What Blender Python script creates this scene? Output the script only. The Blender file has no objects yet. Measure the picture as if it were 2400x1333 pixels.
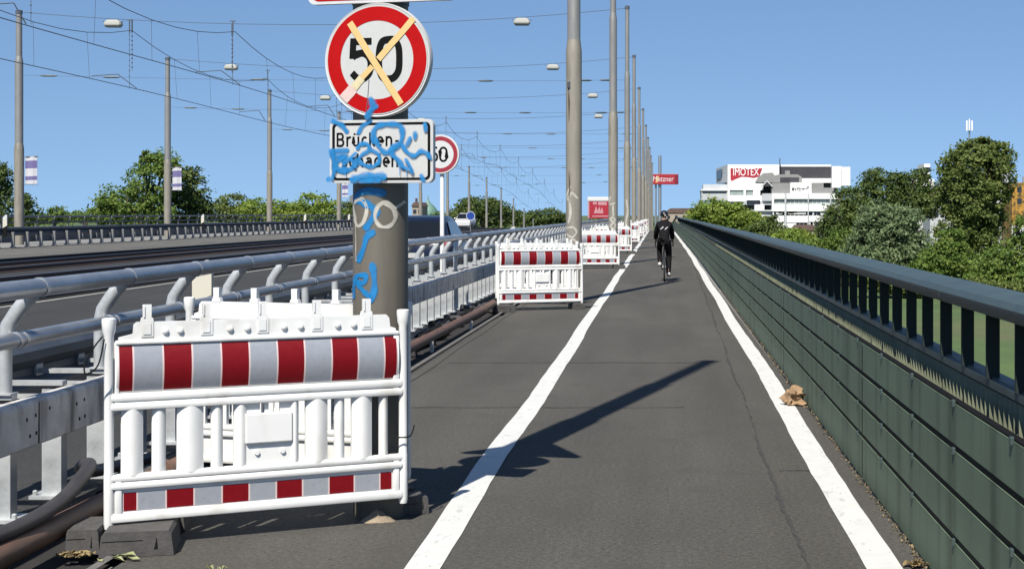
import bpy, bmesh, math, random
import numpy as np
from mathutils import Vector, Matrix

R = math.radians
random.seed(7)
rng = np.random.default_rng(11)
scene = bpy.context.scene
COL = scene.collection

# ------------------------------------------------------------------ camera
EYE = 1.62
FPX = 3500.0            # focal length in pixels of the 2400 px wide photograph
VX, VY = 1547.0, 500.0  # where lines running along the bridge meet
cam = bpy.data.cameras.new('camera')
cam.sensor_width = 36.0
cam.lens = FPX / 2400 * 36
cam.shift_x = (1200 - VX) / 2400
cam.shift_y = -(666.5 - VY) / 2400
cam.clip_start = 0.1
cam.clip_end = 9000
cob = bpy.data.objects.new('camera', cam)
COL.objects.link(cob)
cob.location = (0, 0, EYE)
cob.rotation_euler = (R(90), 0, 0)
scene.camera = cob

# ------------------------------------------------------------------ sky, sun, exposure
SUN_EL = R(51.3)
SUN_DIR = Vector((0.2385, 0.9711, -math.tan(SUN_EL))).normalized()   # the way the light travels
w = bpy.data.worlds.new('World')
scene.world = w
w.use_nodes = True
nt = w.node_tree
bg = nt.nodes['Background']
sky = nt.nodes.new('ShaderNodeTexSky')
sky.sky_type = 'NISHITA'
sky.sun_disc = False
sky.sun_elevation = SUN_EL
sky.sun_rotation = math.atan2(-0.2385, -0.9711)
sky.altitude = 0
sky.air_density = 1.0
sky.dust_density = 0.15
sky.ozone_density = 1.5
tcw = nt.nodes.new('ShaderNodeTexCoord')
mpw = nt.nodes.new('ShaderNodeMapping')
mpw.inputs['Location'].default_value = (0, 0, 0.20)
nrw = nt.nodes.new('ShaderNodeVectorMath')
nrw.operation = 'NORMALIZE'
nt.links.new(tcw.outputs['Generated'], mpw.inputs[0])
nt.links.new(mpw.outputs[0], nrw.inputs[0])
nt.links.new(nrw.outputs[0], sky.inputs[0])
hsw = nt.nodes.new('ShaderNodeHueSaturation')
hsw.inputs['Saturation'].default_value = 1.10
nt.links.new(sky.outputs[0], hsw.inputs['Color'])
nt.links.new(hsw.outputs[0], bg.inputs[0])
bg.inputs[1].default_value = 0.083
sl = bpy.data.lights.new('sun', 'SUN')
sl.energy = 5.0
sl.angle = R(0.5)
sl.color = (1.0, 0.95, 0.86)
so = bpy.data.objects.new('sun', sl)
COL.objects.link(so)
so.rotation_euler = SUN_DIR.to_track_quat('-Z', 'Y').to_euler()
so.location = (-10, -30, 40)
vs = scene.view_settings
vs.view_transform = 'Standard'
vs.look = 'None'
vs.exposure = 0.80
vs.gamma = 1.0
vs.use_curve_mapping = False
try:
    scene.cycles.max_bounces = 6
    scene.cycles.transparent_max_bounces = 16
    scene.cycles.use_denoising = True
except Exception:
    pass

# ------------------------------------------------------------------ helpers
def prof(Y):                      # the bridge deck falls away past its crest
    return -0.00026 * max(0.0, Y - 128.0) ** 2

def cross(X):                     # cross fall of the carriageway
    return 0.012 * min(max(-X - 4.0, 0.0), 23.0)

def P(px, py, Y):                 # a photograph pixel at depth Y -> X, Z
    return ((px - VX) * Y / FPX, EYE - (py - VY) * Y / FPX)

def lin(c):
    c = c / 255.0
    return c / 12.92 if c <= 0.04045 else ((c + 0.055) / 1.055) ** 2.4

def mat(name, col, rough=0.6, metal=0.0, var=0.0, scale=8.0, bump=0.0, bscale=60.0, spec=0.5, streak=None, detail=6, coord='Object', stretch=(1, 1, 1), bdist=0.01):
    col = tuple(c*0.60 for c in col)
    m = bpy.data.materials.new(name)
    m.use_nodes = True
    t = m.node_tree
    b = t.nodes['Principled BSDF']
    b.inputs['Base Color'].default_value = (*col, 1)
    b.inputs['Roughness'].default_value = rough
    b.inputs['Metallic'].default_value = metal
    b.inputs['Specular IOR Level'].default_value = spec
    if var or bump or streak:
        tc = t.nodes.new('ShaderNodeTexCoord')
        mp = t.nodes.new('ShaderNodeMapping')
        mp.inputs['Scale'].default_value = stretch
        t.links.new(tc.outputs[coord], mp.inputs[0])
        last = None
        if var:
            n = t.nodes.new('ShaderNodeTexNoise')
            n.inputs['Scale'].default_value = scale
            n.inputs['Detail'].default_value = detail
            n.inputs['Roughness'].default_value = 0.65
            t.links.new(mp.outputs[0], n.inputs['Vector'])
            r = t.nodes.new('ShaderNodeValToRGB')
            r.color_ramp.elements[0].position = 0.3
            r.color_ramp.elements[1].position = 0.7
            r.color_ramp.elements[0].color = (*[c * (1 - var) for c in col], 1)
            r.color_ramp.elements[1].color = (*[min(1, c * (1 + var)) for c in col], 1)
            t.links.new(n.outputs[0], r.inputs[0])
            last = r.outputs[0]
            rr = t.nodes.new('ShaderNodeMapRange')
            rr.inputs[3].default_value = max(0.03, rough - 0.12)
            rr.inputs[4].default_value = min(1, rough + 0.12)
            t.links.new(n.outputs[0], rr.inputs[0])
            t.links.new(rr.outputs[0], b.inputs['Roughness'])
        if streak:
            scol, sscale, lo, hi = streak
            scol = tuple(c*0.60 for c in scol)
            mp2 = t.nodes.new('ShaderNodeMapping')
            mp2.inputs['Scale'].default_value = sscale
            t.links.new(tc.outputs[coord], mp2.inputs[0])
            n2 = t.nodes.new('ShaderNodeTexNoise')
            n2.inputs['Scale'].default_value = 1.0
            n2.inputs['Detail'].default_value = 5
            t.links.new(mp2.outputs[0], n2.inputs['Vector'])
            r2 = t.nodes.new('ShaderNodeMapRange')
            r2.inputs[1].default_value = lo
            r2.inputs[2].default_value = hi
            t.links.new(n2.outputs[0], r2.inputs[0])
            mx = t.nodes.new('ShaderNodeMix')
            mx.data_type = 'RGBA'
            mx.inputs[6].default_value = (*col, 1)
            if last:
                t.links.new(last, mx.inputs[6])
            mx.inputs[7].default_value = (*scol, 1)
            t.links.new(r2.outputs[0], mx.inputs[0])
            last = mx.outputs[2]
        if last:
            t.links.new(last, b.inputs['Base Color'])
        if bump:
            n3 = t.nodes.new('ShaderNodeTexNoise')
            n3.inputs['Scale'].default_value = bscale
            n3.inputs['Detail'].default_value = 4
            t.links.new(mp.outputs[0], n3.inputs['Vector'])
            bp = t.nodes.new('ShaderNodeBump')
            bp.inputs['Strength'].default_value = bump
            bp.inputs['Distance'].default_value = bdist
            t.links.new(n3.outputs[0], bp.inputs['Height'])
            t.links.new(bp.outputs[0], b.inputs['Normal'])
    return m

def paint_mat(name, col, rough=0.6):       # spray paint with thin edges: coverage is stored per vertex
    m = bpy.data.materials.new(name)
    m.use_nodes = True
    t = m.node_tree
    b = t.nodes['Principled BSDF']
    b.inputs['Base Color'].default_value = (*col, 1)
    b.inputs['Roughness'].default_value = rough
    a = t.nodes.new('ShaderNodeAttribute')
    a.attribute_name = 'cov'
    n = t.nodes.new('ShaderNodeTexNoise')
    n.inputs['Scale'].default_value = 25
    tc = t.nodes.new('ShaderNodeTexCoord')
    t.links.new(tc.outputs['Object'], n.inputs['Vector'])
    mr = t.nodes.new('ShaderNodeMapRange')
    mr.inputs[1].default_value = 0.3
    mr.inputs[2].default_value = 0.7
    mr.inputs[3].default_value = 0.75
    mr.inputs[4].default_value = 1.0
    t.links.new(n.outputs[0], mr.inputs[0])
    mu = t.nodes.new('ShaderNodeMath')
    mu.operation = 'MULTIPLY'
    t.links.new(a.outputs['Fac'], mu.inputs[0])
    t.links.new(mr.outputs[0], mu.inputs[1])
    t.links.new(mu.outputs[0], b.inputs['Alpha'])
    return m

class MB:
    def __init__(s):
        s.v = []; s.f = []; s.mi = []; s.cov = None; s.cur = 0
    def add(s, verts, faces):
        o = len(s.v)
        s.v.extend([tuple(p) for p in verts])
        for f in faces:
            s.f.append([i + o for i in f]); s.mi.append(s.cur)
    def box(s, x0, x1, y0, y1, z0, z1):
        s.add([(x0,y0,z0),(x1,y0,z0),(x1,y1,z0),(x0,y1,z0),(x0,y0,z1),(x1,y0,z1),(x1,y1,z1),(x0,y1,z1)],
              [(0,3,2,1),(4,5,6,7),(0,1,5,4),(1,2,6,5),(2,3,7,6),(3,0,4,7)])
        return s
    def cbox(s, x0, x1, y0, y1, z0, z1, c):      # box with chamfered edges all round
        x = [x0, x1]; y = [y0, y1]; z = [z0, z1]
        bm = bmesh.new()
        bmesh.ops.create_cube(bm, size=1)
        for v in bm.verts:
            v.co = Vector((x0 if v.co.x < 0 else x1, y0 if v.co.y < 0 else y1, z0 if v.co.z < 0 else z1))
        bmesh.ops.bevel(bm, geom=list(bm.edges), offset=c, segments=2, affect='EDGES', profile=0.5)
        bm.verts.index_update()
        s.add([v.co.copy() for v in bm.verts], [[v.index for v in f.verts] for f in bm.faces])
        bm.free()
        return s
    def tube(s, pts, r, n=10, cap=True):
        pts = [Vector(p) for p in pts]
        rs = r if isinstance(r, (list, tuple)) else [r] * len(pts)
        o = len(s.v)
        up = None
        for i, p in enumerate(pts):
            if i == 0: d = pts[1] - p
            elif i == len(pts) - 1: d = p - pts[i - 1]
            else: d = (pts[i + 1] - p).normalized() + (p - pts[i - 1]).normalized()
            d.normalize()
            if up is None:
                up = Vector((0, 0, 1)) if abs(d.z) < 0.9 else Vector((1, 0, 0))
            a = d.cross(up)
            if a.length < 1e-6: a = d.orthogonal()
            a.normalize()
            b = a.cross(d).normalized()
            up = b
            for k in range(n):
                t = 2 * math.pi * k / n
                s.v.append(tuple(p + (a * math.cos(t) + b * math.sin(t)) * rs[i]))
        for i in range(len(pts) - 1):
            for k in range(n):
                k2 = (k + 1) % n
                s.f.append([o + i*n + k, o + i*n + k2, o + (i+1)*n + k2, o + (i+1)*n + k]); s.mi.append(s.cur)
        if cap:
            s.f.append([o + k for k in range(n)][::-1]); s.mi.append(s.cur)
            e = o + (len(pts) - 1) * n
            s.f.append([e + k for k in range(n)]); s.mi.append(s.cur)
        return s
    def lathe(s, prof_, cx=0, cy=0, n=16, axis='z', cz=0):
        o = len(s.v)
        for (r, h) in prof_:
            for k in range(n):
                t = 2 * math.pi * k / n
                if axis == 'z': s.v.append((cx + r*math.cos(t), cy + r*math.sin(t), cz + h))
                elif axis == 'y': s.v.append((cx + r*math.cos(t), cy + h, cz + r*math.sin(t)))
                else: s.v.append((cx + h, cy + r*math.cos(t), cz + r*math.sin(t)))
        m = len(prof_)
        for i in range(m - 1):
            for k in range(n):
                k2 = (k + 1) % n
                s.f.append([o+i*n+k, o+i*n+k2, o+(i+1)*n+k2, o+(i+1)*n+k]); s.mi.append(s.cur)
        s.f.append([o + k for k in range(n)][::-1]); s.mi.append(s.cur)
        s.f.append([o + (m-1)*n + k for k in range(n)]); s.mi.append(s.cur)
        return s
    def prism(s, poly, y0, y1):                   # outline in x, z pushed along y
        n = len(poly)
        vs_ = [(p[0], y0, p[1]) for p in poly] + [(p[0], y1, p[1]) for p in poly]
        fs = [list(range(n))[::-1], list(range(n, 2*n))]
        for i in range(n):
            j = (i + 1) % n
            fs.append([i, j, n + j, n + i])
        s.add(vs_, fs)
        return s
    def sweep(s, poly, ys, dz=prof, closed=True, xoff=None):   # outline in x, z swept along the bridge
        n = len(poly); o = len(s.v)
        for y in ys:
            z = dz(y); xo = xoff(y) if xoff else 0
            for p in poly: s.v.append((p[0] + xo, y, p[1] + z))
        for i in range(len(ys) - 1):
            for k in range(n if closed else n - 1):
                k2 = (k + 1) % n
                s.f.append([o+i*n+k, o+i*n+k2, o+(i+1)*n+k2, o+(i+1)*n+k]); s.mi.append(s.cur)
        if closed:
            s.f.append([o + k for k in range(n)]); s.mi.append(s.cur)
            s.f.append([o + (len(ys)-1)*n + k for k in range(n)][::-1]); s.mi.append(s.cur)
        return s
    def xform(s, M):
        s.v = [tuple(M @ Vector(p)) for p in s.v]
        return s
    def build(s, name, m, parent=None, smooth=False, angle=35, recalc=True):
        me = bpy.data.meshes.new(name)
        me.from_pydata(s.v, [], s.f)
        ms = m if isinstance(m, (list, tuple)) else [m]
        for q in ms: me.materials.append(q)
        if len(ms) > 1: me.polygons.foreach_set('material_index', s.mi)
        if recalc:
            bm = bmesh.new(); bm.from_mesh(me)
            bmesh.ops.recalc_face_normals(bm, faces=bm.faces)
            bm.to_mesh(me); bm.free()
        if smooth:
            me.polygons.foreach_set('use_smooth', [True] * len(me.polygons))
            try: me.set_sharp_from_angle(angle=R(angle))
            except Exception: pass
        if s.cov is not None:
            a = me.attributes.new('cov', 'FLOAT', 'POINT')
            a.data.foreach_set('value', s.cov)
        me.update()
        o = bpy.data.objects.new(name, me)
        COL.objects.link(o)
        if parent: o.parent = parent
        return o

def tag(o, label=None, cat=None, group=None, kind=None):
    if label: o['label'] = label
    if cat: o['category'] = cat
    if group: o['group'] = group
    if kind: o['kind'] = kind
    return o

def empty(name, loc=(0, 0, 0), rz=0.0, label=None, cat=None, group=None):
    o = bpy.data.objects.new(name, None)
    COL.objects.link(o)
    o.location = loc
    o.rotation_euler = (0, 0, rz)
    o.empty_display_size = 0.2
    return tag(o, label, cat, group)

def struct(o): return tag(o, kind='structure')

def kids(o): return [c for c in bpy.data.objects if c.parent == o]

def dup(root, loc=None, rz=None, label=None, scale=None):
    def rec(o, par):
        c = o.copy(); COL.objects.link(c); c.parent = par
        for ch in KID.get(o.name, []): rec(ch, c)
        return c
    KID = {}
    for ob in bpy.data.objects:
        if ob.parent: KID.setdefault(ob.parent.name, []).append(ob)
    r = rec(root, None)
    if loc is not None: r.location = loc
    if rz is not None: r.rotation_euler = (0, 0, rz)
    if scale is not None: r.scale = scale
    if label: r['label'] = label
    return r

def arange(a, b, st):
    out = []; y = a
    while y < b - 1e-6:
        out.append(y); y += st
    out.append(b)
    return out

def catmull(pts, k=6):
    if len(pts) < 3: return [tuple(p) for p in pts]
    q = [pts[0]] + list(pts) + [pts[-1]]
    out = []
    for i in range(1, len(q) - 2):
        p0, p1, p2, p3 = [np.array(x, float) for x in q[i-1:i+3]]
        for j in range(k):
            t = j / k
            out.append(tuple(0.5*((2*p1)+(-p0+p2)*t+(2*p0-5*p1+4*p2-p3)*t*t+(-p0+3*p1-3*p2+p3)*t**3)))
    out.append(tuple(pts[-1]))
    return out

def ribbon(mb, pts, width, depth=0.0, soft=None, ramp=0.0, roundcap=False):
    """flat stroke in the x,z plane at y = -depth (towards the viewer); soft = width of the thin paint edge"""
    pts = [np.array(p, float) for p in pts]
    n = len(pts)
    if roundcap:
        d0 = pts[0] - pts[1]; d0 /= np.linalg.norm(d0) + 1e-9
        d1 = pts[-1] - pts[-2]; d1 /= np.linalg.norm(d1) + 1e-9
        pts = [pts[0] + d0*width*0.48] + [pts[0] + d0*width*0.3] + pts + [pts[-1] + d1*width*0.3] + [pts[-1] + d1*width*0.48]
        ws = [width*0.3, width*0.8] + [width]*n + [width*0.8, width*0.3]
        n = len(pts)
    else: ws = [width]*n
    offs = [-0.5, 0.5] if soft is None else [-0.5, -0.5 + soft, 0.5 - soft, 0.5]
    cov = [1, 1] if soft is None else [0, 1, 1, 0]
    m = len(offs); o = len(mb.v)
    if soft is not None and mb.cov is None: mb.cov = []
    for i, p in enumerate(pts):
        if i == 0: d = pts[1] - p; sc = 1
        elif i == n - 1: d = p - pts[i-1]; sc = 1
        else:
            a = p - pts[i-1]; b = pts[i+1] - p
            a = a/(np.linalg.norm(a)+1e-9); b = b/(np.linalg.norm(b)+1e-9)
            d = a + b
            sc = 1/max(0.5, np.linalg.norm(d)/2)
        d = d/(np.linalg.norm(d)+1e-9)
        nn = np.array([-d[1], d[0]])
        wob = 1.0 if soft is None else 0.93 + 0.17*math.sin(i*0.55 + p[0]*40) + random.uniform(-0.04, 0.04)
        for j, q in enumerate(offs):
            e = p + nn*q*ws[i]*sc*wob
            mb.v.append((e[0], -depth - ramp*i/n, e[1]))
            if soft is not None:
                mb.cov.append(cov[j]*(1 if 0 < i < n-1 else 0.15))
    for i in range(n - 1):
        for j in range(m - 1):
            mb.f.append([o+i*m+j, o+i*m+j+1, o+(i+1)*m+j+1, o+(i+1)*m+j]); mb.mi.append(mb.cur)

def arc(cx, cz, rx, rz, a0, a1, n=10):
    return [(cx + rx*math.cos(R(a0+(a1-a0)*i/n)), cz + rz*math.sin(R(a0+(a1-a0)*i/n))) for i in range(n+1)]

# a plain road-sign alphabet: strokes on a cap height of 1
def glyph(c):
    if c == '5': return 0.56, [[(0.50,0.94),(0.08,0.94),(0.06,0.50)] , [(0.06,0.47)] + arc(0.26,0.33,0.24,0.27,140,-150,16)]
    if c == '0': return 0.60, [[(0.06,0.30),(0.06,0.70)]+arc(0.28,0.70,0.22,0.24,180,0,10)+[(0.50,0.30)]+arc(0.28,0.30,0.22,0.24,0,-180,10)]
    if c == 'B': return 0.62, [[(0.06,0),(0.06,1)], [(0.06,0.94),(0.30,0.94)]+arc(0.32,0.73,0.17,0.21,90,-90,8)+[(0.06,0.52)], [(0.06,0.06),(0.32,0.06)]+arc(0.34,0.29,0.19,0.23,-90,90,8)]
    if c == 'r': return 0.38, [[(0.06,0),(0.06,0.72)], arc(0.28,0.44,0.22,0.23,180,70,8)]
    if c == 'ü': return 0.54, [[(0.06,0.72),(0.06,0.26)]+arc(0.25,0.26,0.19,0.20,180,360,8)+[(0.44,0.72)], [(0.44,0.3),(0.44,0)], [(0.14,0.84),(0.14,0.96)], [(0.36,0.84),(0.36,0.96)]]
    if c == 'c': return 0.48, [arc(0.26,0.36,0.20,0.30,50,310,14)]
    if c == 'k': return 0.48, [[(0.06,0),(0.06,1)], [(0.40,0.72),(0.08,0.30)], [(0.18,0.42),(0.42,0)]]
    if c == 'e': return 0.54, [[(0.06,0.37),(0.45,0.37)]+arc(0.255,0.37,0.195,0.29,0,300,16)]
    if c == 'n': return 0.54, [[(0.06,0),(0.06,0.72)], [(0.06,0.4)]+arc(0.25,0.46,0.19,0.20,180,0,8)+[(0.44,0)]]
    if c == '-': return 0.40, [[(0.06,0.36),(0.32,0.36)]]
    if c == 's': return 0.48, [arc(0.23,0.51,0.16,0.15,30,250,8)+arc(0.23,0.21,0.17,0.15,80,-150,8)]
    if c == 'h': return 0.54, [[(0.06,0),(0.06,1)], [(0.06,0.4)]+arc(0.25,0.46,0.19,0.20,180,0,8)+[(0.44,0)]]
    if c == 'a': return 0.54, [arc(0.25,0.48,0.18,0.18,150,0,8)+[(0.43,0)], [(0.43,0.40),(0.22,0.40)]+arc(0.22,0.23,0.16,0.17,90,270,8)+[(0.43,0.10)]]
    if c == 'd': return 0.54, [[(0.44,0),(0.44,1)], arc(0.25,0.36,0.19,0.30,10,350,14)]
    return 0.3, []

def write(mb, text, x, z, h, wt, depth, tight=1.0):
    for i, c in enumerate(text):
        adv, st = glyph(c)
        for k, s_ in enumerate(st):
            if len(s_) < 2: continue
            ribbon(mb, [(x + p[0]*h, z + p[1]*h) for p in s_], wt, depth + 0.0003*k)
        x += (adv + 0.06)*h*tight
    return x

def font_mesh(text, size, extrude=0.0):
    cu = bpy.data.curves.new('text_curve', 'FONT')
    cu.body = text; cu.size = size; cu.extrude = extrude
    cu.align_x = 'CENTER'; cu.align_y = 'CENTER'
    ob = bpy.data.objects.new('text_curve', cu)
    COL.objects.link(ob)
    bpy.context.view_layer.update()
    me = bpy.data.meshes.new_from_object(ob.evaluated_get(bpy.context.evaluated_depsgraph_get()))
    vs_ = [tuple(v.co) for v in me.vertices]
    fs = [list(p.vertices) for p in me.polygons]
    bpy.data.objects.remove(ob); bpy.data.curves.remove(cu); bpy.data.meshes.remove(me)
    return vs_, fs            # flat text in the x,y plane

# ------------------------------------------------------------------ materials
M = {}
M['galv'] = mat('galvanised_steel', (0.60, 0.62, 0.64), 0.36, 0.75, 0.22, 9, 0.05, 40, stretch=(1,1,1))
M['galv_post'] = mat('galvanised_post_steel', (0.60, 0.62, 0.63), 0.45, 0.3, 0.25, 7)
M['galv_tube'] = mat('galvanised_tube_steel', (0.46, 0.49, 0.54), 0.36, 0.6, 0.25, 7, stretch=(1, 0.4, 1))
M['galv_old'] = mat('stained_galvanised_beam', (0.72, 0.70, 0.675), 0.6, 0.1, 0.3, 5, streak=((0.17, 0.165, 0.16), (9, 9, 1.5), 0.5, 0.72))
M['galv_far'] = mat('grey_far_post_steel', (0.26, 0.265, 0.27), 0.55, 0.2, 0.2, 3)
M['galv_dark'] = mat('dark_blue_grey_steel', (0.10, 0.115, 0.14), 0.5, 0.5, 0.3, 3)  # dark blue-grey tone, mottled at random
M['pole'] = mat('weathered_pole_steel', (0.345, 0.315, 0.26), 0.55, 0.15, 0.14, 3, 0.05, 80, streak=((0.13, 0.105, 0.075), (7, 7, 0.45), 0.6, 0.8), stretch=(2, 2, 0.5))
M['pole_dark'] = mat('brown_grey_pole_steel', (0.185, 0.165, 0.13), 0.6, 0.1, 0.14, 3, 0.05, 80, streak=((0.12, 0.10, 0.075), (7, 7, 0.45), 0.55, 0.8), stretch=(2, 2, 0.5))
M['pole_up'] = mat('bare_pole_steel', (0.40, 0.385, 0.36), 0.42, 0.4, 0.12, 3, stretch=(2, 2, 0.4))
M['plastic'] = mat('white_barrier_plastic', (1.0, 1.0, 0.975), 0.42, 0, 0.035, 6, 0.03, 90, streak=((0.68, 0.64, 0.56), (6, 6, 2.5), 0.56, 0.82))
M['film_white'] = mat('white_reflective_film', (0.37, 0.395, 0.44), 0.3, 0, 0.05, 30)
M['film_red'] = mat('red_reflective_film', (0.22, 0.003, 0.008), 0.45, 0, 0.08, 30, spec=0.2)
M['film_edge'] = mat('pale_film_edge', (0.8, 0.62, 0.6), 0.5)
M['rubber'] = mat('recycled_rubber', (0.085, 0.08, 0.078), 0.85, 0, 0.3, 14, 0.3, 70)
M['black'] = mat('black_plastic', (0.010, 0.010, 0.010), 0.7, 0, 0.2, 8, spec=0.12)
M['baluster'] = mat('shaded_baluster_paint', (0.026, 0.038, 0.036), 0.7, 0, 0.2, 8, spec=0.12)  # rail paint darkened: shade under the handrail is put into the colour
M['hose'] = mat('dark_hose_rubber', (0.055, 0.05, 0.052), 0.55, 0, 0.3, 6)
M['pipe'] = mat('brown_painted_pipe', (0.16, 0.085, 0.055), 0.6, 0, 0.3, 5, 0.1, 40, stretch=(1, 0.5, 1))
M['sign_white'] = mat('white_sign_film', (0.66, 0.665, 0.65), 0.5, 0, 0.04, 20, spec=0.2)
M['sign_red'] = mat('red_sign_film', (0.52, 0.003, 0.004), 0.55, 0, 0.06, 12, spec=0.12)
M['sign_black'] = mat('black_sign_film', (0.006, 0.006, 0.006), 0.7, spec=0.1)
M['sign_edge'] = mat('white_sign_rim', (0.74, 0.74, 0.73), 0.4, 0.0, 0.05, 9)
M['cream'] = mat('cream_reflector', (0.74, 0.70, 0.58), 0.5)
M['sign_back'] = mat('grey_sign_back', (0.28, 0.29, 0.30), 0.5, 0.4, 0.1, 6)
M['tape'] = mat('yellow_tape', (0.86, 0.60, 0.25), 0.5, 0, 0.06, 30)
M['tape_pale'] = mat('faded_tape_residue', (0.78, 0.68, 0.42), 0.55, 0, 0.1, 30)
M['tape_pink'] = mat('pale_pink_tape_residue', (0.80, 0.60, 0.56), 0.55, 0, 0.1, 30)
M['blue_paint'] = paint_mat('blue_spray_paint', (0.003, 0.15, 0.37))
M['white_paint'] = paint_mat('pale_spray_paint', (0.40, 0.38, 0.33))
M['green'] = mat('green_painted_steel', (0.158, 0.220, 0.148), 0.62, 0, 0.14, 2.2, 0.05, 40, spec=0.25, streak=((0.075, 0.105, 0.070), (5, 5, 0.35), 0.50, 0.74))
M['green_top'] = mat('dark_green_rail_paint', (0.062, 0.090, 0.090), 0.45, 0, 0.25, 6, spec=0.25)
M['olive'] = mat('pale_green_infill_paint', (0.26, 0.285, 0.19), 0.6, 0, 0.25, 4)
M['wire'] = mat('dark_wire', (0.10, 0.125, 0.16), 0.7, 0.1, 0.1, 3)
M['lamp'] = mat('pale_lamp_housing', (0.46, 0.46, 0.42), 0.45, 0, 0.05, 6)
M['lamp_glass'] = mat('grey_lamp_glass', (0.36, 0.38, 0.38), 0.25, 0, 0.05, 6)
M['concrete'] = mat('grey_concrete', (0.27, 0.265, 0.25), 0.85, 0, 0.2, 4, 0.15, 60)
# ------------------------------------------------------------------ the setting
def asphalt(name, base, patch, sc=1.0):
    m = bpy.data.materials.new(name)
    m.use_nodes = True
    t = m.node_tree
    b = t.nodes['Principled BSDF']
    b.inputs['Roughness'].default_value = 0.88
    b.inputs['Specular IOR Level'].default_value = 0.25
    tc = t.nodes.new('ShaderNodeTexCoord')
    def noise(scale, detail, st=(1, 1, 1)):
        mp = t.nodes.new('ShaderNodeMapping'); mp.inputs['Scale'].default_value = st
        t.links.new(tc.outputs['Object'], mp.inputs[0])
        n = t.nodes.new('ShaderNodeTexNoise'); n.inputs['Scale'].default_value = scale; n.inputs['Detail'].default_value = detail
        t.links.new(mp.outputs[0], n.inputs['Vector'])
        return n.outputs[0]
    def ramp(src, lo, hi, c0, c1):
        r = t.nodes.new('ShaderNodeValToRGB')
        r.color_ramp.elements[0].position = lo; r.color_ramp.elements[1].position = hi
        r.color_ramp.elements[0].color = (*c0, 1); r.color_ramp.elements[1].color = (*c1, 1)
        t.links.new(src, r.inputs[0]); return r.outputs[0]
    def mix(a, c, fac, mode='MIX'):
        x = t.nodes.new('ShaderNodeMix'); x.data_type = 'RGBA'; x.blend_type = mode
        if isinstance(fac, float): x.inputs[0].default_value = fac
        else: t.links.new(fac, x.inputs[0])
        t.links.new(a, x.inputs[6]); t.links.new(c, x.inputs[7]); return x.outputs[2]
    big = ramp(noise(0.8*sc, 6, (1, 0.35, 1)), 0.32, 0.68, [c*0.86 for c in base], [c*1.12 for c in base])
    fine = ramp(noise(150, 4), 0.3, 0.72, (0.5,)*3, (1.42,)*3)
    col = mix(big, fine, 1.0, 'MULTIPLY')
    mid = ramp(noise(38, 5), 0.3, 0.7, (0.72,)*3, (1.26,)*3)
    col = mix(col, mid, 1.0, 'MULTIPLY')
    lane = ramp(noise(1.0, 4, (2.2, 0.12, 1)), 0.35, 0.65, (0.90,)*3, (1.08,)*3)
    col = mix(col, lane, 1.0, 'MULTIPLY')
    st = ramp(noise(2.3, 7), 0.54, 0.72, (0, 0, 0), (0.75, 0.75, 0.75))
    pc = t.nodes.new('ShaderNodeRGB'); pc.outputs[0].default_value = (*patch, 1)
    col = mix(col, pc.outputs[0], st)
    vo = t.nodes.new('ShaderNodeTexVoronoi'); vo.inputs['Scale'].default_value = 130
    t.links.new(tc.outputs['Object'], vo.inputs['Vector'])
    lt = ramp(vo.outputs['Distance'], 0.10, 0.2, (0.5, 0.5, 0.5), (0, 0, 0))
    pick = ramp(noise(37, 2), 0.56, 0.62, (0, 0, 0), (1, 1, 1))
    mm = mix(lt, pick, 1.0, 'MULTIPLY')
    wc = t.nodes.new('ShaderNodeRGB'); wc.outputs[0].default_value = (*[c*2.3 for c in base], 1)
    col = mix(col, wc.outputs[0], mm)
    t.links.new(col, b.inputs['Base Color'])
    bp = t.nodes.new('ShaderNodeBump'); bp.inputs['Strength'].default_value = 0.55; bp.inputs['Distance'].default_value = 0.008
    t.links.new(noise(190, 3), bp.inputs['Height']); t.links.new(bp.outputs[0], b.inputs['Normal'])
    return m

M['asphalt'] = asphalt('path_asphalt', (0.064, 0.0605, 0.0535), (0.050, 0.047, 0.042))
M['asphalt_road'] = asphalt('road_asphalt', (0.035, 0.035, 0.034), (0.028, 0.028, 0.028))
M['asphalt_pale'] = asphalt('pale_lane_surface', (0.097, 0.093, 0.085), (0.072, 0.07, 0.065))
M['bed'] = mat('dark_track_bed', (0.020, 0.018, 0.017), 0.9, 0, 0.4, 3)
M['rail_rust'] = mat('rusty_rail_side', (0.11, 0.06, 0.04), 0.8, 0, 0.3, 3)
M['rail'] = mat('worn_rail_top', (0.30, 0.32, 0.36), 0.35, 0.7, 0.1, 3)
M['kerb_dark'] = mat('dirty_kerb_concrete', (0.16, 0.155, 0.145), 0.9, 0, 0.3, 5)
M['line'] = mat('white_road_paint', (0.76, 0.76, 0.73), 0.7, 0, 0.05, 7, 0.2, 120, streak=((0.42, 0.41, 0.39), (14, 5, 14), 0.60, 0.80))
M['line_grey'] = mat('dusty_lane_paint', (0.45, 0.44, 0.42), 0.8, 0, 0.1, 3)
M['crack'] = mat('dark_crack_filler', (0.046, 0.043, 0.040), 0.9, 0, 0.3, 20)
M['grit'] = mat('dirt_in_joint', (0.10, 0.085, 0.06), 0.95, 0, 0.4, 30, 0.4, 90)

def grass_mat():
    m = mat('meadow_grass', (0.075, 0.125, 0.028), 0.9, 0, 0.35, 0.05, 0, streak=((0.15, 0.13, 0.055), (0.03, 0.012, 1), 0.5, 0.66))
    return m
M['grass'] = grass_mat()

YS = arange(-6, 128, 6.7) + arange(131, 330, 3.0)
def rampx(y): return 0.0

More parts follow.
